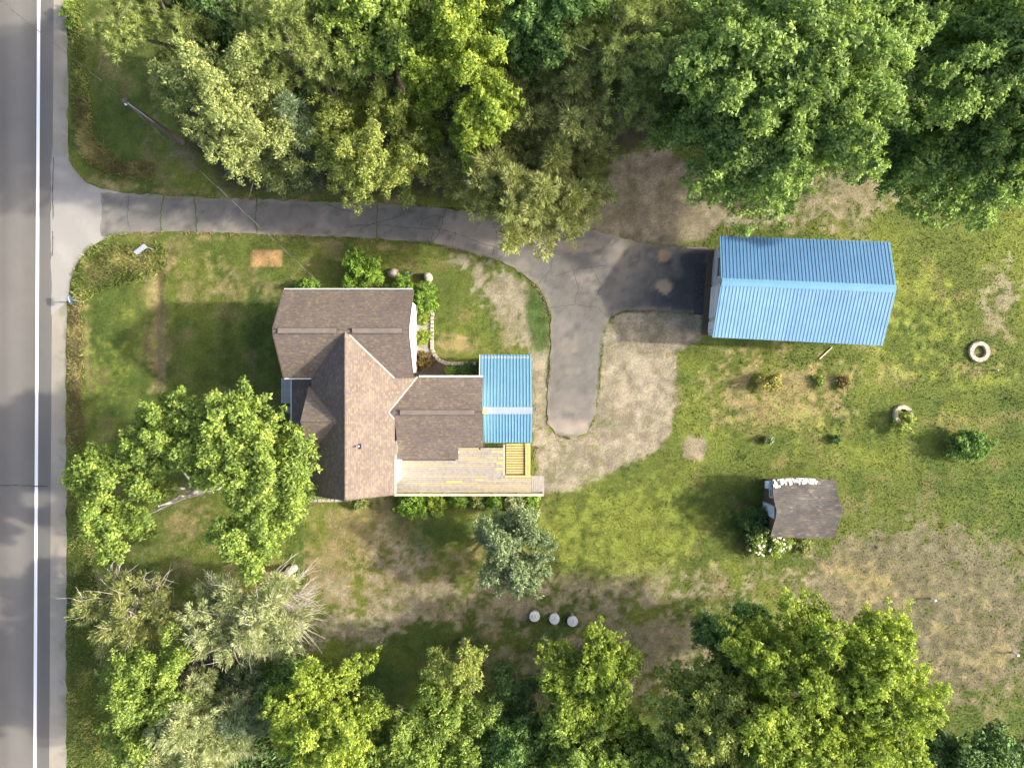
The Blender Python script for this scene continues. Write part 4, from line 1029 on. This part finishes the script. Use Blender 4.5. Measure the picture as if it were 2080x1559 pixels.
tree('broadleaf_tree', 'sunlit yellow-green tree at the bottom edge left of the largest southern tree', 1445, 1470, 10, 120, 'maple', 'yell', 51, zc=6.5, n=62, pr=.95, rz=3.4, group=WS, size=.85, mul=1.1)
tree('broadleaf_tree', 'largest southern tree, spreading and yellow-green, at the edge of the dry field', 1670, 1410, 12, 215, 'maple', 'lime', 52, zc=7.5, n=110, pr=1.1, rz=4.4, ry=185, group=WS, size=.85, mul=1.1, low=-.5, bare=10)
tree('broadleaf_tree', 'dark leafy thicket tree at the bottom right corner', 1960, 1545, 5, 120, 'maple', 'dark', 53, zc=3, n=45, pr=.85, rz=2, group=WS, ry=60)
tree('broadleaf_tree', 'green shadowed tree behind the left of the largest southern tree', 1500, 1300, 7, 80, 'maple', 'maple2', 54, zc=4.2, n=36, pr=.8, rz=2.2, group=WS)
tree('broadleaf_tree', 'mid green tree at the bottom edge right of the lit yellow-green tree', 790, 1505, 7, 85, 'fine', 'maple', 56, zc=4.4, n=44, pr=.8, rz=2.4, group=WS, size=1.15)
tree('broadleaf_tree', 'mid green tree at the bottom edge below the slim dark sapling', 1030, 1530, 7, 80, 'fine', 'maple2', 57, zc=4.4, n=40, pr=.8, rz=2.4, group=WS, size=1.15)
tree('broadleaf_tree', 'green tree at the bottom edge below the dirt gap', 1320, 1540, 8, 70, 'maple', 'maple', 58, zc=5, n=36, pr=.8, rz=2.4, group=WS, size=.9)
tree('broadleaf_tree', 'dark green low tree left of the lit yellow-green tree at the bottom', 585, 1400, 5.5, 60, 'fine', 'maple2', 59, zc=3.2, n=30, pr=.7, rz=1.8, group=WS, size=1.1)
tree('olive_tree', 'rounded grey-green tree alone on the lawn south of the deck', 1045, 1115, 5.2, 82, 'fine', 'grey', 55, zc=3.0, n=60, pr=.6, rz=2.0, low=-.5, mul=1.2)

# --- shrubs and small plants
def shrub(name, label, px, py, rpx, h, leaf, seed, ry=None, mul=1.0, size=1.0, group=None, style='shrub', n=None, cat='shrub'):
    g = np.random.default_rng(seed); c = P(px, py, h * .5); Rr = rpx * S; Ry_ = (ry or rpx) * S; root = empty(name, (c.x, c.y, 0), label, cat, group)
    n = n or int(14 + Rr * 18); pf = crown_puffs(g, (c.x, c.y, h * .42), Rr * .86, Ry_ * .86, h * .52, n, max(.10, min(.42, Rr * .3)), -.5, .1, 1.2)
    foliage('foliage', g, pf, style, LEAF[leaf], root, mul, size)
    branch_mesh('stem', M['bark'], root, (c.x, c.y, 0), (c.x, c.y, h * .6), .03 + .02 * Rr, [p[0] for p in pf[::4]], g, rb=.015)
    return root
FB = 'shrubs in the bed round the house'
shrub('round_shrub', 'large round bright green shrub at the north wall of the house', 734, 551, 43, 1.9, 'shrub', 60, group=FB)
shrub('round_shrub', 'small green shrub between the brown boulder and the house corner', 822, 577, 22, 1.0, 'shrub', 61, group=FB)
shrub('round_shrub', 'leafy green shrub at the north-east corner of the house', 863, 604, 28, 1.3, 'shrub', 62, ry=38, group=FB)
shrub('low_shrub', 'low dark green shrub against the north wall below the service wire', 625, 580, 28, .8, 'maple2' if False else 'shrub', 63, ry=9, group=FB)
shrub('round_shrub', 'smallest yellow-green shrub in the bed along the white east wall', 859, 648, 12, .6, 'lime', 64, group=FB)
shrub('round_shrub', 'round golden-green shrub in the middle of the bed along the east wall', 858, 684, 17, .7, 'lime', 65, group=FB)
shrub('round_shrub', 'bronze-leaved shrub at the corner of the stone edging', 863, 733, 21, .8, 'red', 66, group=FB)
shrub('round_shrub', 'little vivid green clump in the shaded bed by the carport', 916, 752, 11, .4, 'shrub', 67, group=FB)
shrub('round_shrub', 'dark leafy perennial with pale flowers in the shaded bed by the carport', 948, 752, 17, .5, 'dark', 68, group=FB)
DK = 'plants along the front of the deck'
for i, (x, y, rp, h, lf, lb) in enumerate([(840, 1026, 26, 1.1, 'shrub', 'large leafy green shrub under the left end of the deck rail'), (885, 1023, 22, .9, 'lime', 'yellow-green shrub second from the left under the deck rail'),
        (930, 1016, 16, .7, 'shrub', 'small shrub third from the left under the deck rail'), (968, 1014, 16, .6, 'weed', 'pale perennial clump fourth from the left under the deck rail'),
        (1008, 1015, 16, .7, 'shrub', 'leafy clump fifth from the left under the deck rail'), (1046, 1016, 17, .7, 'pale', 'pale-leaved hosta clump near the right end of the deck rail'), (1080, 1014, 14, .5, 'shrub', 'last leafy clump by the deck steps'),
        (725, 1014, 18, .35, 'weed', 'low weeds at the south gable wall of the house')]):
    shrub('garden_plant', lb, x, y + 3, rp * 1.3, h * 1.25, lf, 70 + i, ry=rp * .95, group=DK, size=1.25 if lf == 'pale' else 1.0, cat='plant')
shrub('golden_shrub', 'small golden yellow shrub on the dry lawn south of the garage', 1565, 775, 25, 1.1, 'gold', 80, mul=.9)
shrub('sapling_plant', 'sparse dark red sapling on the dry lawn right of the golden shrub', 1712, 775, 13, .4, 'red', 81, mul=.018, n=6)
shrub('low_shrub', 'low dark green sprout beside the dark red sapling', 1662, 773, 13, .3, 'maple', 82, mul=.2, n=8)
shrub('round_shrub', 'dark green spreading bush alone at the right edge of the lawn', 1970, 906, 50, 1.4, 'maple2', 83, ry=31, mul=1.0)
shrub('sapling_plant', 'yellow-green sapling growing out of the smaller stone ring', 1838, 858, 24, 1.1, 'yell', 84, mul=.35)
shrub('sapling_plant', 'tiny grey-green staked seedling on the lawn above the shed', 1561, 893, 7, .5, 'grey', 85, mul=.5)
shrub('sapling_plant', 'tiny dark seedling right of the staked seedling', 1699, 892, 8, .4, 'dark', 86, mul=.5)
shrub('hydrangea_shrub', 'dark leafy bush against the west wall of the shed', 1533, 1062, 34, 1.2, 'dark', 87, ry=36, size=1.3)
hy = shrub('hydrangea_shrub', 'hydrangea with round cream flower heads at the corner of the shed', 1562, 1104, 48, 1.0, 'maple2' if False else 'maple', 88, ry=22, size=1.2)
shrub('low_shrub', 'grassy green clump under the south eave of the shed', 1632, 1108, 20, .5, 'weed', 89, ry=11)
gh = random.Random(4); fm = MB()
for k in range(70):
    a_ = gh.uniform(0, 6.28); q_ = gh.random() ** .5; c = P(1563 + 46 * q_ * math.cos(a_), 1106 + 24 * q_ * math.sin(a_), .9); rr_ = gh.uniform(.05, .12); z_ = .62 + .38 * (1 - q_ * q_) + .05
    MB().lathe((c.x, c.y, z_), [(rr_ * .5, -rr_ * .6), (rr_, 0), (rr_ * .8, rr_ * .5), (rr_ * .3, rr_ * .75)], 8).build('flower_head', M['flower'], hy, True)

def blades(name, label, poly, n, hgt, leafm, seed, wide=.05, spread=.5):
    """tall weeds: uncountable blades over an area"""
    g = np.random.default_rng(seed); xs = [p[0] for p in poly]; ys = [p[1] for p in poly]; X = g.uniform(min(xs), max(xs), n * 4); Y = g.uniform(min(ys), max(ys), n * 4)
    ok = poly_sd(X, Y, poly) + g.normal(size=n * 4) * 4 > 2; X, Y = X[ok][:n], Y[ok][:n]; m = len(X)
    dens = fbm(X * S, Y * S, 1.2, 91, 3)
    b = np.stack([(X - CX) * S, (CY - Y) * S, relief((X - CX) * S, (CY - Y) * S) - .02], -1); hh = hgt * (.4 + .9 * dens) * (.5 + .7 * g.random(m))
    ax = unit(np.concatenate([g.normal(size=(m, 2)) * spread, np.ones((m, 1))], 1)); nr = unit(g.normal(size=(m, 3)) + np.array((.5, 0, 0)))
    v, q = leaf_quads(b, ax, nr, hh, wide * (.6 + .8 * g.random(m))); lv = np.clip(dens * 1.4 - .2 + .2 * g.normal(size=m), 0, 1)
    o = np_mesh(name, v, q, LEAF[leafm], lv=lv); tag(o, label, 'weeds', kind='stuff'); return o
blades('tall_weeds', 'tall mixed weeds in the corner below the driveway mouth', [(150, 560), (185, 510), (240, 495), (330, 500), (335, 540), (270, 570), (200, 590), (150, 620)], 9000, .42, 'weed', 100, .07, .7)
blades('dry_weeds', 'dry straw-coloured weeds mixed into the corner below the driveway mouth', [(170, 540), (240, 500), (320, 505), (320, 545), (240, 560), (180, 590)], 2600, .5, 'straw', 101, .06, .8)
blades('dry_weeds', 'dry weeds curving along the ditch above the driveway mouth', [(150, 190), (178, 200), (185, 280), (240, 330), (310, 330), (312, 362), (240, 358), (180, 330), (158, 290)], 5500, .4, 'straw', 102, .06, .7)
blades('tall_weeds', 'green weeds along the ditch above the driveway mouth', [(140, 0), (165, 0), (180, 200), (190, 290), (250, 335), (312, 335), (312, 362), (240, 362), (170, 335), (145, 250)], 6000, .32, 'weed', 103, .06, .7)
blades('dry_weeds', 'brown weedy strip between the road shoulder and the front lawn', [(138, 610), (165, 615), (170, 800), (168, 900), (138, 900)], 5500, .32, 'straw', 104, .06, .7)
blades('tall_weeds', 'green roadside grass along the shoulder beside the front maple', [(136, 620), (160, 700), (175, 880), (200, 1300), (230, 1559), (230, 1700), (138, 1700), (136, 1200)], 16000, .26, 'weed', 105, .06, .7)
blades('tall_weeds', 'leafy undergrowth between the garage and the giant maple', [(1640, 300), (1760, 250), (1860, 240), (1840, 310), (1700, 335)], 4500, .5, 'maple', 106, .16, 1.2)
shrub('roadside_shrub', 'fluffy green bush on the shoulder at the top left corner', 139, 28, 17, .9, 'maple2' if False else 'maple', 107, ry=34)
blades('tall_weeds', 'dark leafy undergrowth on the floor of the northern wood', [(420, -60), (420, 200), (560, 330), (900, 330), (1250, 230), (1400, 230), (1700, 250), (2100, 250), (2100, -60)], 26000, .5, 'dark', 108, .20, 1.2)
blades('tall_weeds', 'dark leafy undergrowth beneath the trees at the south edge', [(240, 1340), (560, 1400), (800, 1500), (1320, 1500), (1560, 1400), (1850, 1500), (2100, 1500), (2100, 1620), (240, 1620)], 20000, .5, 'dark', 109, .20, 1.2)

# --- short lawn grass: uncountable blades that catch the low sun
g = np.random.default_rng(200); N = 300000
X = g.uniform(-34, 34, N); Y = g.uniform(-25.5, 25.5, N); px = X / S + CX; py = CY - Y / S
cl, gr = soil_colour(X, Y)
ok = (g.random(N) < gr * .95 + .04) & (px > 140) & (poly_sd(px, py, DRIVE) < -1) & (poly_sd(px, py, APRON) < -1)
hx, hy_ = X / S, Y / S
for (x0, x1, y0, y1) in ((-400, -190, 20, 160), (-425, -60, -200, 12), (-60, 40, -220, 55), (390, 700, 92, 262), (510, 618, -292, -190)): ok &= ~((hx > x0) & (hx < x1) & (hy_ > y0) & (hy_ < y1))
X, Y, cl = X[ok], Y[ok], cl[ok]; m = len(X)
tall = .035 + .075 * fbm(X, Y, 1.1, 95, 3) ** 1.5
b = np.stack([X, Y, relief(X, Y) - .01], -1); ax = unit(np.concatenate([g.normal(size=(m, 2)) * .9, np.ones((m, 1))], 1)); sd_ = unit(np.cross(ax, unit(g.normal(size=(m, 3)))))
Lh = (tall * (.6 + .8 * g.random(m)))[:, None] + .02; Wd = (.022 + .02 * g.random(m))[:, None]
v = np.stack([b - sd_ * Wd, b + sd_ * Wd, b + ax * Lh], 1).reshape(-1, 3)
cc = np.repeat(np.clip(cl * (.8 + .6 * g.random((m, 1))), 0, .8), 3, 0)
lawn = np_mesh('lawn_grass', v, np.arange(m * 3).reshape(-1, 3), M['grassblade'], cols=cc); tag(lawn, 'short uneven lawn grass around the house', 'grass', kind='stuff')

g = np.random.default_rng(300); pts = []
for poly, skip in ((DRIVE, lambda x, y: x > 1395 or x < 215 or (x > 1120 and 465 < y < 500)), (APRON, lambda x, y: x < 140 or x > 255)):
    for i in range(len(poly)):
        (x1, y1), (x2, y2) = poly[i], poly[(i + 1) % len(poly)]; n = int(math.hypot(x2 - x1, y2 - y1) * 7)
        t = g.random(n); off = g.normal(size=(n, 2)) * 2.6; q = np.stack([x1 + (x2 - x1) * t, y1 + (y2 - y1) * t], -1) + off
        pts += [tuple(r_) for r_ in q if not skip(r_[0], r_[1])]
pts = np.array(pts); X = (pts[:, 0] - CX) * S; Y = (CY - pts[:, 1]) * S; keep = fbm(X, Y, .9, 97, 3) + g.normal(size=len(X)) * .05 > .46; X, Y = X[keep], Y[keep]; m = len(X)
b = np.stack([X, Y, np.full(m, -.01)], -1); ax = unit(np.concatenate([g.normal(size=(m, 2)) * .9, np.ones((m, 1))], 1)); sd_ = unit(np.cross(ax, unit(g.normal(size=(m, 3)))))
v = np.stack([b - sd_ * .03, b + sd_ * .03, b + ax * (.04 + .06 * g.random((m, 1)))], 1).reshape(-1, 3)
cc = np.repeat(np.where((fbm(X, Y, 1.7, 99, 2) > .52)[:, None], np.array((.30, .26, .12)), np.array((.17, .22, .05))) * (.7 + .6 * g.random((m, 1))), 3, 0)
tag(np_mesh('verge_grass', v, np.arange(m * 3).reshape(-1, 3), M['grassblade'], cols=cc), 'ragged grass creeping over the driveway edges', 'grass', kind='stuff')

# ------------------------------------------------------------------ small things
bed = MB(); bed.face([P(x, y) + Vector((0, 0, .022)) for x, y in reversed([(842, 630), (876, 632), (874, 706), (884, 726), (902, 737), (968, 737), (968, 775), (842, 775)])])
tag(bed.build('planting_bed', M['mulch']), 'dark mulch planting bed along the east wall', kind='structure')
bed = MB(); bed.face([P(x, y) + Vector((0, 0, .028)) for x, y in reversed(jag([(843, 632), (873, 634), (871, 706), (880, 722), (843, 722)], 1.5, 8, 9))])
tag(bed.build('pebble_bed', M['rock_mulch']), 'pale pebbles in the bed along the east wall', kind='structure')
def stone_mesh(mb, c, d, rz, seed):
    r = random.Random(seed); mb.box(c, d, rz); n = len(mb.v)
    for i in range(n - 8, n):
        x, y, z = mb.v[i]; top = z > c[2]
        f = .84 if top else 1.0
        mb.v[i] = (c[0] + (x - c[0]) * f + r.uniform(-.02, .02), c[1] + (y - c[1]) * f + r.uniform(-.02, .02), z + (r.uniform(-.015, .015) if top else 0))
def stone_row(parent, pts, step, d, seed):
    L = []; acc = 0
    for (a, b_) in zip(pts[:-1], pts[1:]):
        n = max(1, round(math.hypot(b_[0] - a[0], b_[1] - a[1]) / step))
        for j in range(n):
            t = (j + .5) / n; L.append((a[0] + (b_[0] - a[0]) * t, a[1] + (b_[1] - a[1]) * t, -math.atan2(b_[1] - a[1], b_[0] - a[0])))
    for i, (x, y, rz) in enumerate(L):
        mb = MB(); c = P(x, y, .06); stone_mesh(mb, (c.x, c.y, .05), d, rz, seed + i); mb.build('stone', M['stone'], parent)
ed = empty('stone_edging', P(880, 700, 0), 'curved row of pale edging stones round the house bed', 'edging')
stone_row(ed, [(878, 634), (877, 690), (878, 710), (884, 724), (895, 733), (908, 738), (966, 738)], 7.6, (.235, .24, .2), 10)
ed2 = empty('stone_edging', P(670, 1014, 0), 'straight row of pale edging stones along the south gable wall', 'edging')
stone_row(ed2, [(628, 1016), (706, 1015)], 8.5, (.26, .22, .18), 40)
def stone_ring(label, px, py, rp, n, seed):
    root = empty('stone_ring', P(px, py, 0), label, 'fire ring')
    for i in range(n):
        a_ = 2 * math.pi * i / n; c = P(px, py) + Vector((math.cos(a_), math.sin(a_), 0)) * (rp * S); mb = MB()
        stone_mesh(mb, (c.x, c.y, .06), (.30, .33, .2), a_, seed + i); mb.v = [(x, y, z) for x, y, z in mb.v]; mb.build('stone', M['stone'], root)
stone_ring('larger ring of pale scalloped stones at the right edge of the lawn', 1988, 714, 16.5, 13, 60)
stone_ring('smaller stone ring with a sapling in it', 1833, 842, 15.5, 12, 80)
def rock(name, label, px, py, r_, sq, seed, mat):
    bm = bmesh.new(); bmesh.ops.create_icosphere(bm, subdivisions=3, radius=1.0); g_ = random.Random(seed); ph = [g_.uniform(0, 6) for _ in range(6)]
    for v_ in bm.verts:
        p = v_.co; f = 1 + .13 * math.sin(2.3 * p.x + ph[0]) + .12 * math.sin(2.9 * p.y + ph[1]) + .10 * math.sin(3.4 * p.z + ph[2]) + .05 * math.sin(7 * p.x + ph[3]) * math.sin(6 * p.y + ph[4])
        v_.co = Vector((p.x * r_[0], p.y * r_[1], p.z * r_[2])) * f
    me = bpy.data.meshes.new(name); bm.to_mesh(me); bm.free(); me.materials.append(mat); me.polygons.foreach_set('use_smooth', [True] * len(me.polygons))
    o = bpy.data.objects.new(name, me); col.objects.link(o); c = P(px, py, .2); o.location = (c.x, c.y, r_[2] * .62); o.rotation_euler.z = sq; return tag(o, label, 'boulder')
rock('boulder', 'brown boulder between the round shrub and the small blue post', 799, 554, (.40, .27, .26), -.2, 3, M['boulder'])
rock('boulder', 'pale upright boulder on the lawn near the house corner', 871, 563, (.33, .34, .36), .4, 5, M['stone'])
rock('boulder', 'small pale rock at the foot of the dull green evergreen', 602, 366, (.30, .42, .25), .2, 8, M['stone'])
rock('boulder', 'small white rock beside the west porch', 588, 832, (.17, .22, .2), .2, 9, M['stone'])
fp = empty('faucet_post', P(830, 556, 0), 'small blue yard hydrant post between the two boulders', 'hydrant')
c = P(830, 556, .5); MB().tube([(c.x, c.y, -.1), (c.x, c.y, .6)], .04, 8).build('pipe', M['navy'], fp); MB().tube([(c.x - .02, c.y, .6), (c.x + .16, c.y, .62), (c.x + .2, c.y, .5)], .045, 8).build('spout', M['navy'], fp); MB().bar((c.x - .12, c.y, .68), (c.x + .04, c.y, .68), .04, .03).build('handle', M['navy'], fp)
# three round lids
for x, y, lb in ((1086, 1251, 'round pale metal lid, leftmost of the three on the dirt'), (1126, 1256, 'round pale metal lid, middle of the three on the dirt'), (1163, 1261, 'round pale metal lid, rightmost of the three, with a small bracket')):
    root = empty('tank_lid', P(x, y, 0), lb, 'lid', 'round tank lids on the dirt'); c = P(x, y, .3)
    MB().lathe((c.x, c.y, -.1), [(.31, 0), (.31, .38), (.30, .40)], 32).build('riser', M['galv_dark'], root)
    MB().lathe((c.x, c.y, .29), [(.345, 0), (.35, .035), (.325, .05), (.32, .035), (.16, .055), (.02, .065)], 32).build('cover', M['galv'], root)
    MB().tube([(c.x + .05, c.y - .1, .34), (c.x + .05, c.y - .08, .42), (c.x + .05, c.y + .08, .42), (c.x + .05, c.y + .1, .34)], .014, 6).build('handle', M['galv_dark'], root)
    if x == 1163: MB().box((c.x, c.y + .42, .2), (.12, .12, .4)).build('bracket', M['galv_dark'], root)
# utility pole and wires
base = P(370, 290, 0); HP = 7.05; tp = Vector((base.x, base.y, HP))
po = empty('utility_pole', base, 'tall weathered utility pole standing on the grass north of the driveway', 'utility pole')
MB().tube([base - Vector((0, 0, .2)), tp], [.19, .13], 10).build('pole', M['pole'], po)
MB().lathe(tp + Vector((-.02, -.14, -.3)), [(.05, 0), (.07, .06), (.04, .16)], 10).build('insulator', M['white'], po)
MB().tube([tp + Vector((.1, -.08, -.2)), tp + Vector((.11, -.08, -5.5))], .025, 6).build('conduit', M['galv'], po)
def wire(label, a, b, sag):
    root = empty('overhead_wire', a, label, 'wire'); a = Vector(a); b = Vector(b); n = 90; d1, d2 = MB(), MB(); p1, p2 = [], []
    for i in range(n + 1):
        t = i / n; c = a.lerp(b, t) - Vector((0, 0, sag * 4 * t * (1 - t))); ph = t * (b - a).length * 5.2
        o_ = Vector((math.cos(ph) * .018, 0, math.sin(ph) * .018)); p1.append(c + o_); p2.append(c - o_)
    d1.tube(p1, .009, 4).build('cable', M['wire'], root); d2.tube(p2, .006, 4).build('bare_cable', M['wire_light'], root)
wire('twisted service wire running from the utility pole down to the house eave', tp + Vector((.05, -.12, -.25)), P(661, 586, 5.55), .45)
wire('thin overhead wire running from the utility pole across the road', tp + Vector((-.05, .1, -.2)), P(-420, -330, 9.0), .6)
# mailbox
mx = P(142, 608, 1.1); mbx = empty('mailbox', (mx.x, mx.y, 0), 'dark blue mailbox on a post at the road shoulder', 'mailbox')
MB().box((mx.x + .06, mx.y - .02, .45), (.1, .1, 1.1)).build('post', M['pole'], mbx)
bm_ = MB(); th = [i * math.pi / 8 for i in range(9)]; rot = R(12)
def mpt(l, a_): x = math.cos(a_) * .085; z = 1.12 + math.sin(a_) * .09; return (mx.x + x * math.cos(rot) - l * math.sin(rot) * -1, mx.y + x * math.sin(rot) * -1 - l * math.cos(rot), z)
ring = [[mpt(l, a_) for a_ in th] + [(mpt(l, math.pi)[0], mpt(l, math.pi)[1], 1.0), (mpt(l, 0)[0], mpt(l, 0)[1], 1.0)] for l in (-.25, .25)]
for i in range(len(ring[0])):
    j = (i + 1) % len(ring[0]); bm_.face([ring[0][i], ring[0][j], ring[1][j], ring[1][i]])
bm_.face(ring[0]); bm_.face(ring[1][::-1]); bm_.build('box', M['navy'], mbx)
MB().bar(mpt(-.2, math.pi / 2)[:2] + (1.215,), mpt(.2, math.pi / 2)[:2] + (1.215,), .04, .012).build('top_stripe', M['lightblue'], mbx)
MB().box((mx.x + .12, mx.y - .12, 1.06), (.28, .06, .05)).build('bracket', M['black'], mbx)
# white board on legs near the driveway mouth
wb = empty('yard_sign', P(286, 506, 0), 'white rectangular board leaning among the weeds by the driveway mouth', 'sign')
q = [P(271, 511, .7), P(292, 495, 1.25), P(299, 502, 1.25), P(277, 517, .7)]
b_ = MB(); b_.face(q); b_.face([p - Vector((0, 0, .04)) for p in reversed(q)])
for i in range(4): j = (i + 1) % 4; b_.face([q[i], q[i] - Vector((0, 0, .04)), q[j] - Vector((0, 0, .04)), q[j]])
b_.build('board', M['white'], wb)
for (x, y, z) in ((276, 513, .72), (294, 500, 1.2)):
    c = P(x, y, z); MB().tube([(c.x, c.y, -.1), (c.x, c.y, z - .03)], .03, 6).build('leg', M['galv_dark'], wb)
# concrete stub with hollow top
cs_ = empty('concrete_well', P(597, 1155, 0), 'pale concrete post with a hollow top at the tip of the juniper twigs', 'post')
c = P(597, 1153, 0); MB().lathe((c.x, c.y, -.1), [(.26, 0), (.23, 1.9), (.15, 1.9), (.15, 1.4)], 14).build('shaft', M['stone'], cs_)
for (x, y, lb) in ((1892, 1215, 'short white pipe sticking up from the dry field'), (2058, 1325, 'short white pipe at the right edge of the dry field')):
    root = empty('vent_pipe', P(x, y, 0), lb, 'pipe', 'white pipes in the dry field'); c = P(x, y, .3); c0 = P(x, y, 0)
    MB().tube([(c0.x, c0.y, -.1), (c0.x, c0.y, .42)], .06, 12).build('pipe', M['white'], root); MB().lathe((c0.x, c0.y, .42), [(.075, 0), (.075, .06), (.02, .08)], 12).build('cap', M['white'], root)
tag(MB().bar(P(1664, 729) + Vector((0, 0, .03)), P(1690, 705) + Vector((0, 0, .03)), .07, .05).build('plank', M['rail_wood']), 'pale plank lying on the grass south of the garage', 'plank')
pp = empty('garden_post', P(2024, 752, 0), 'short black post below the larger stone ring', 'post'); c = P(2024, 752, .4)
MB().tube([(c.x, c.y, -.1), (c.x, c.y, .5)], .035, 8).build('shaft', M['black'], pp); MB().lathe((c.x, c.y, .5), [(.05, 0), (.06, .05), (.02, .1)], 10).build('cap', M['galv'], pp)
for (x, y, lb) in ((1545, 773, 'thin stake left of the golden shrub'), (1690, 773, 'thin stake by the dark red sapling')):
    c = P(x, y); tag(MB().tube([(c.x, c.y, -.1), (c.x, c.y, .75)], .022, 6).build('stake', M['bark_pale']), lb, 'stake', 'plant stakes on the lawn')
# rake leaning by the deck steps
rk = empty('garden_rake', P(1088, 915, 0), 'dark garden rake lying beside the carport corner', 'rake')
MB().tube([P(1083, 935) + Vector((0, 0, .04)), P(1091, 908) + Vector((0, 0, .06))], .02, 6).build('handle', M['black'], rk)
MB().bar(P(1086, 906) + Vector((0, 0, .06)), P(1096, 910) + Vector((0, 0, .06)), .04, .04).build('head', M['black'], rk)
#print('crown triangles', TRI[0])
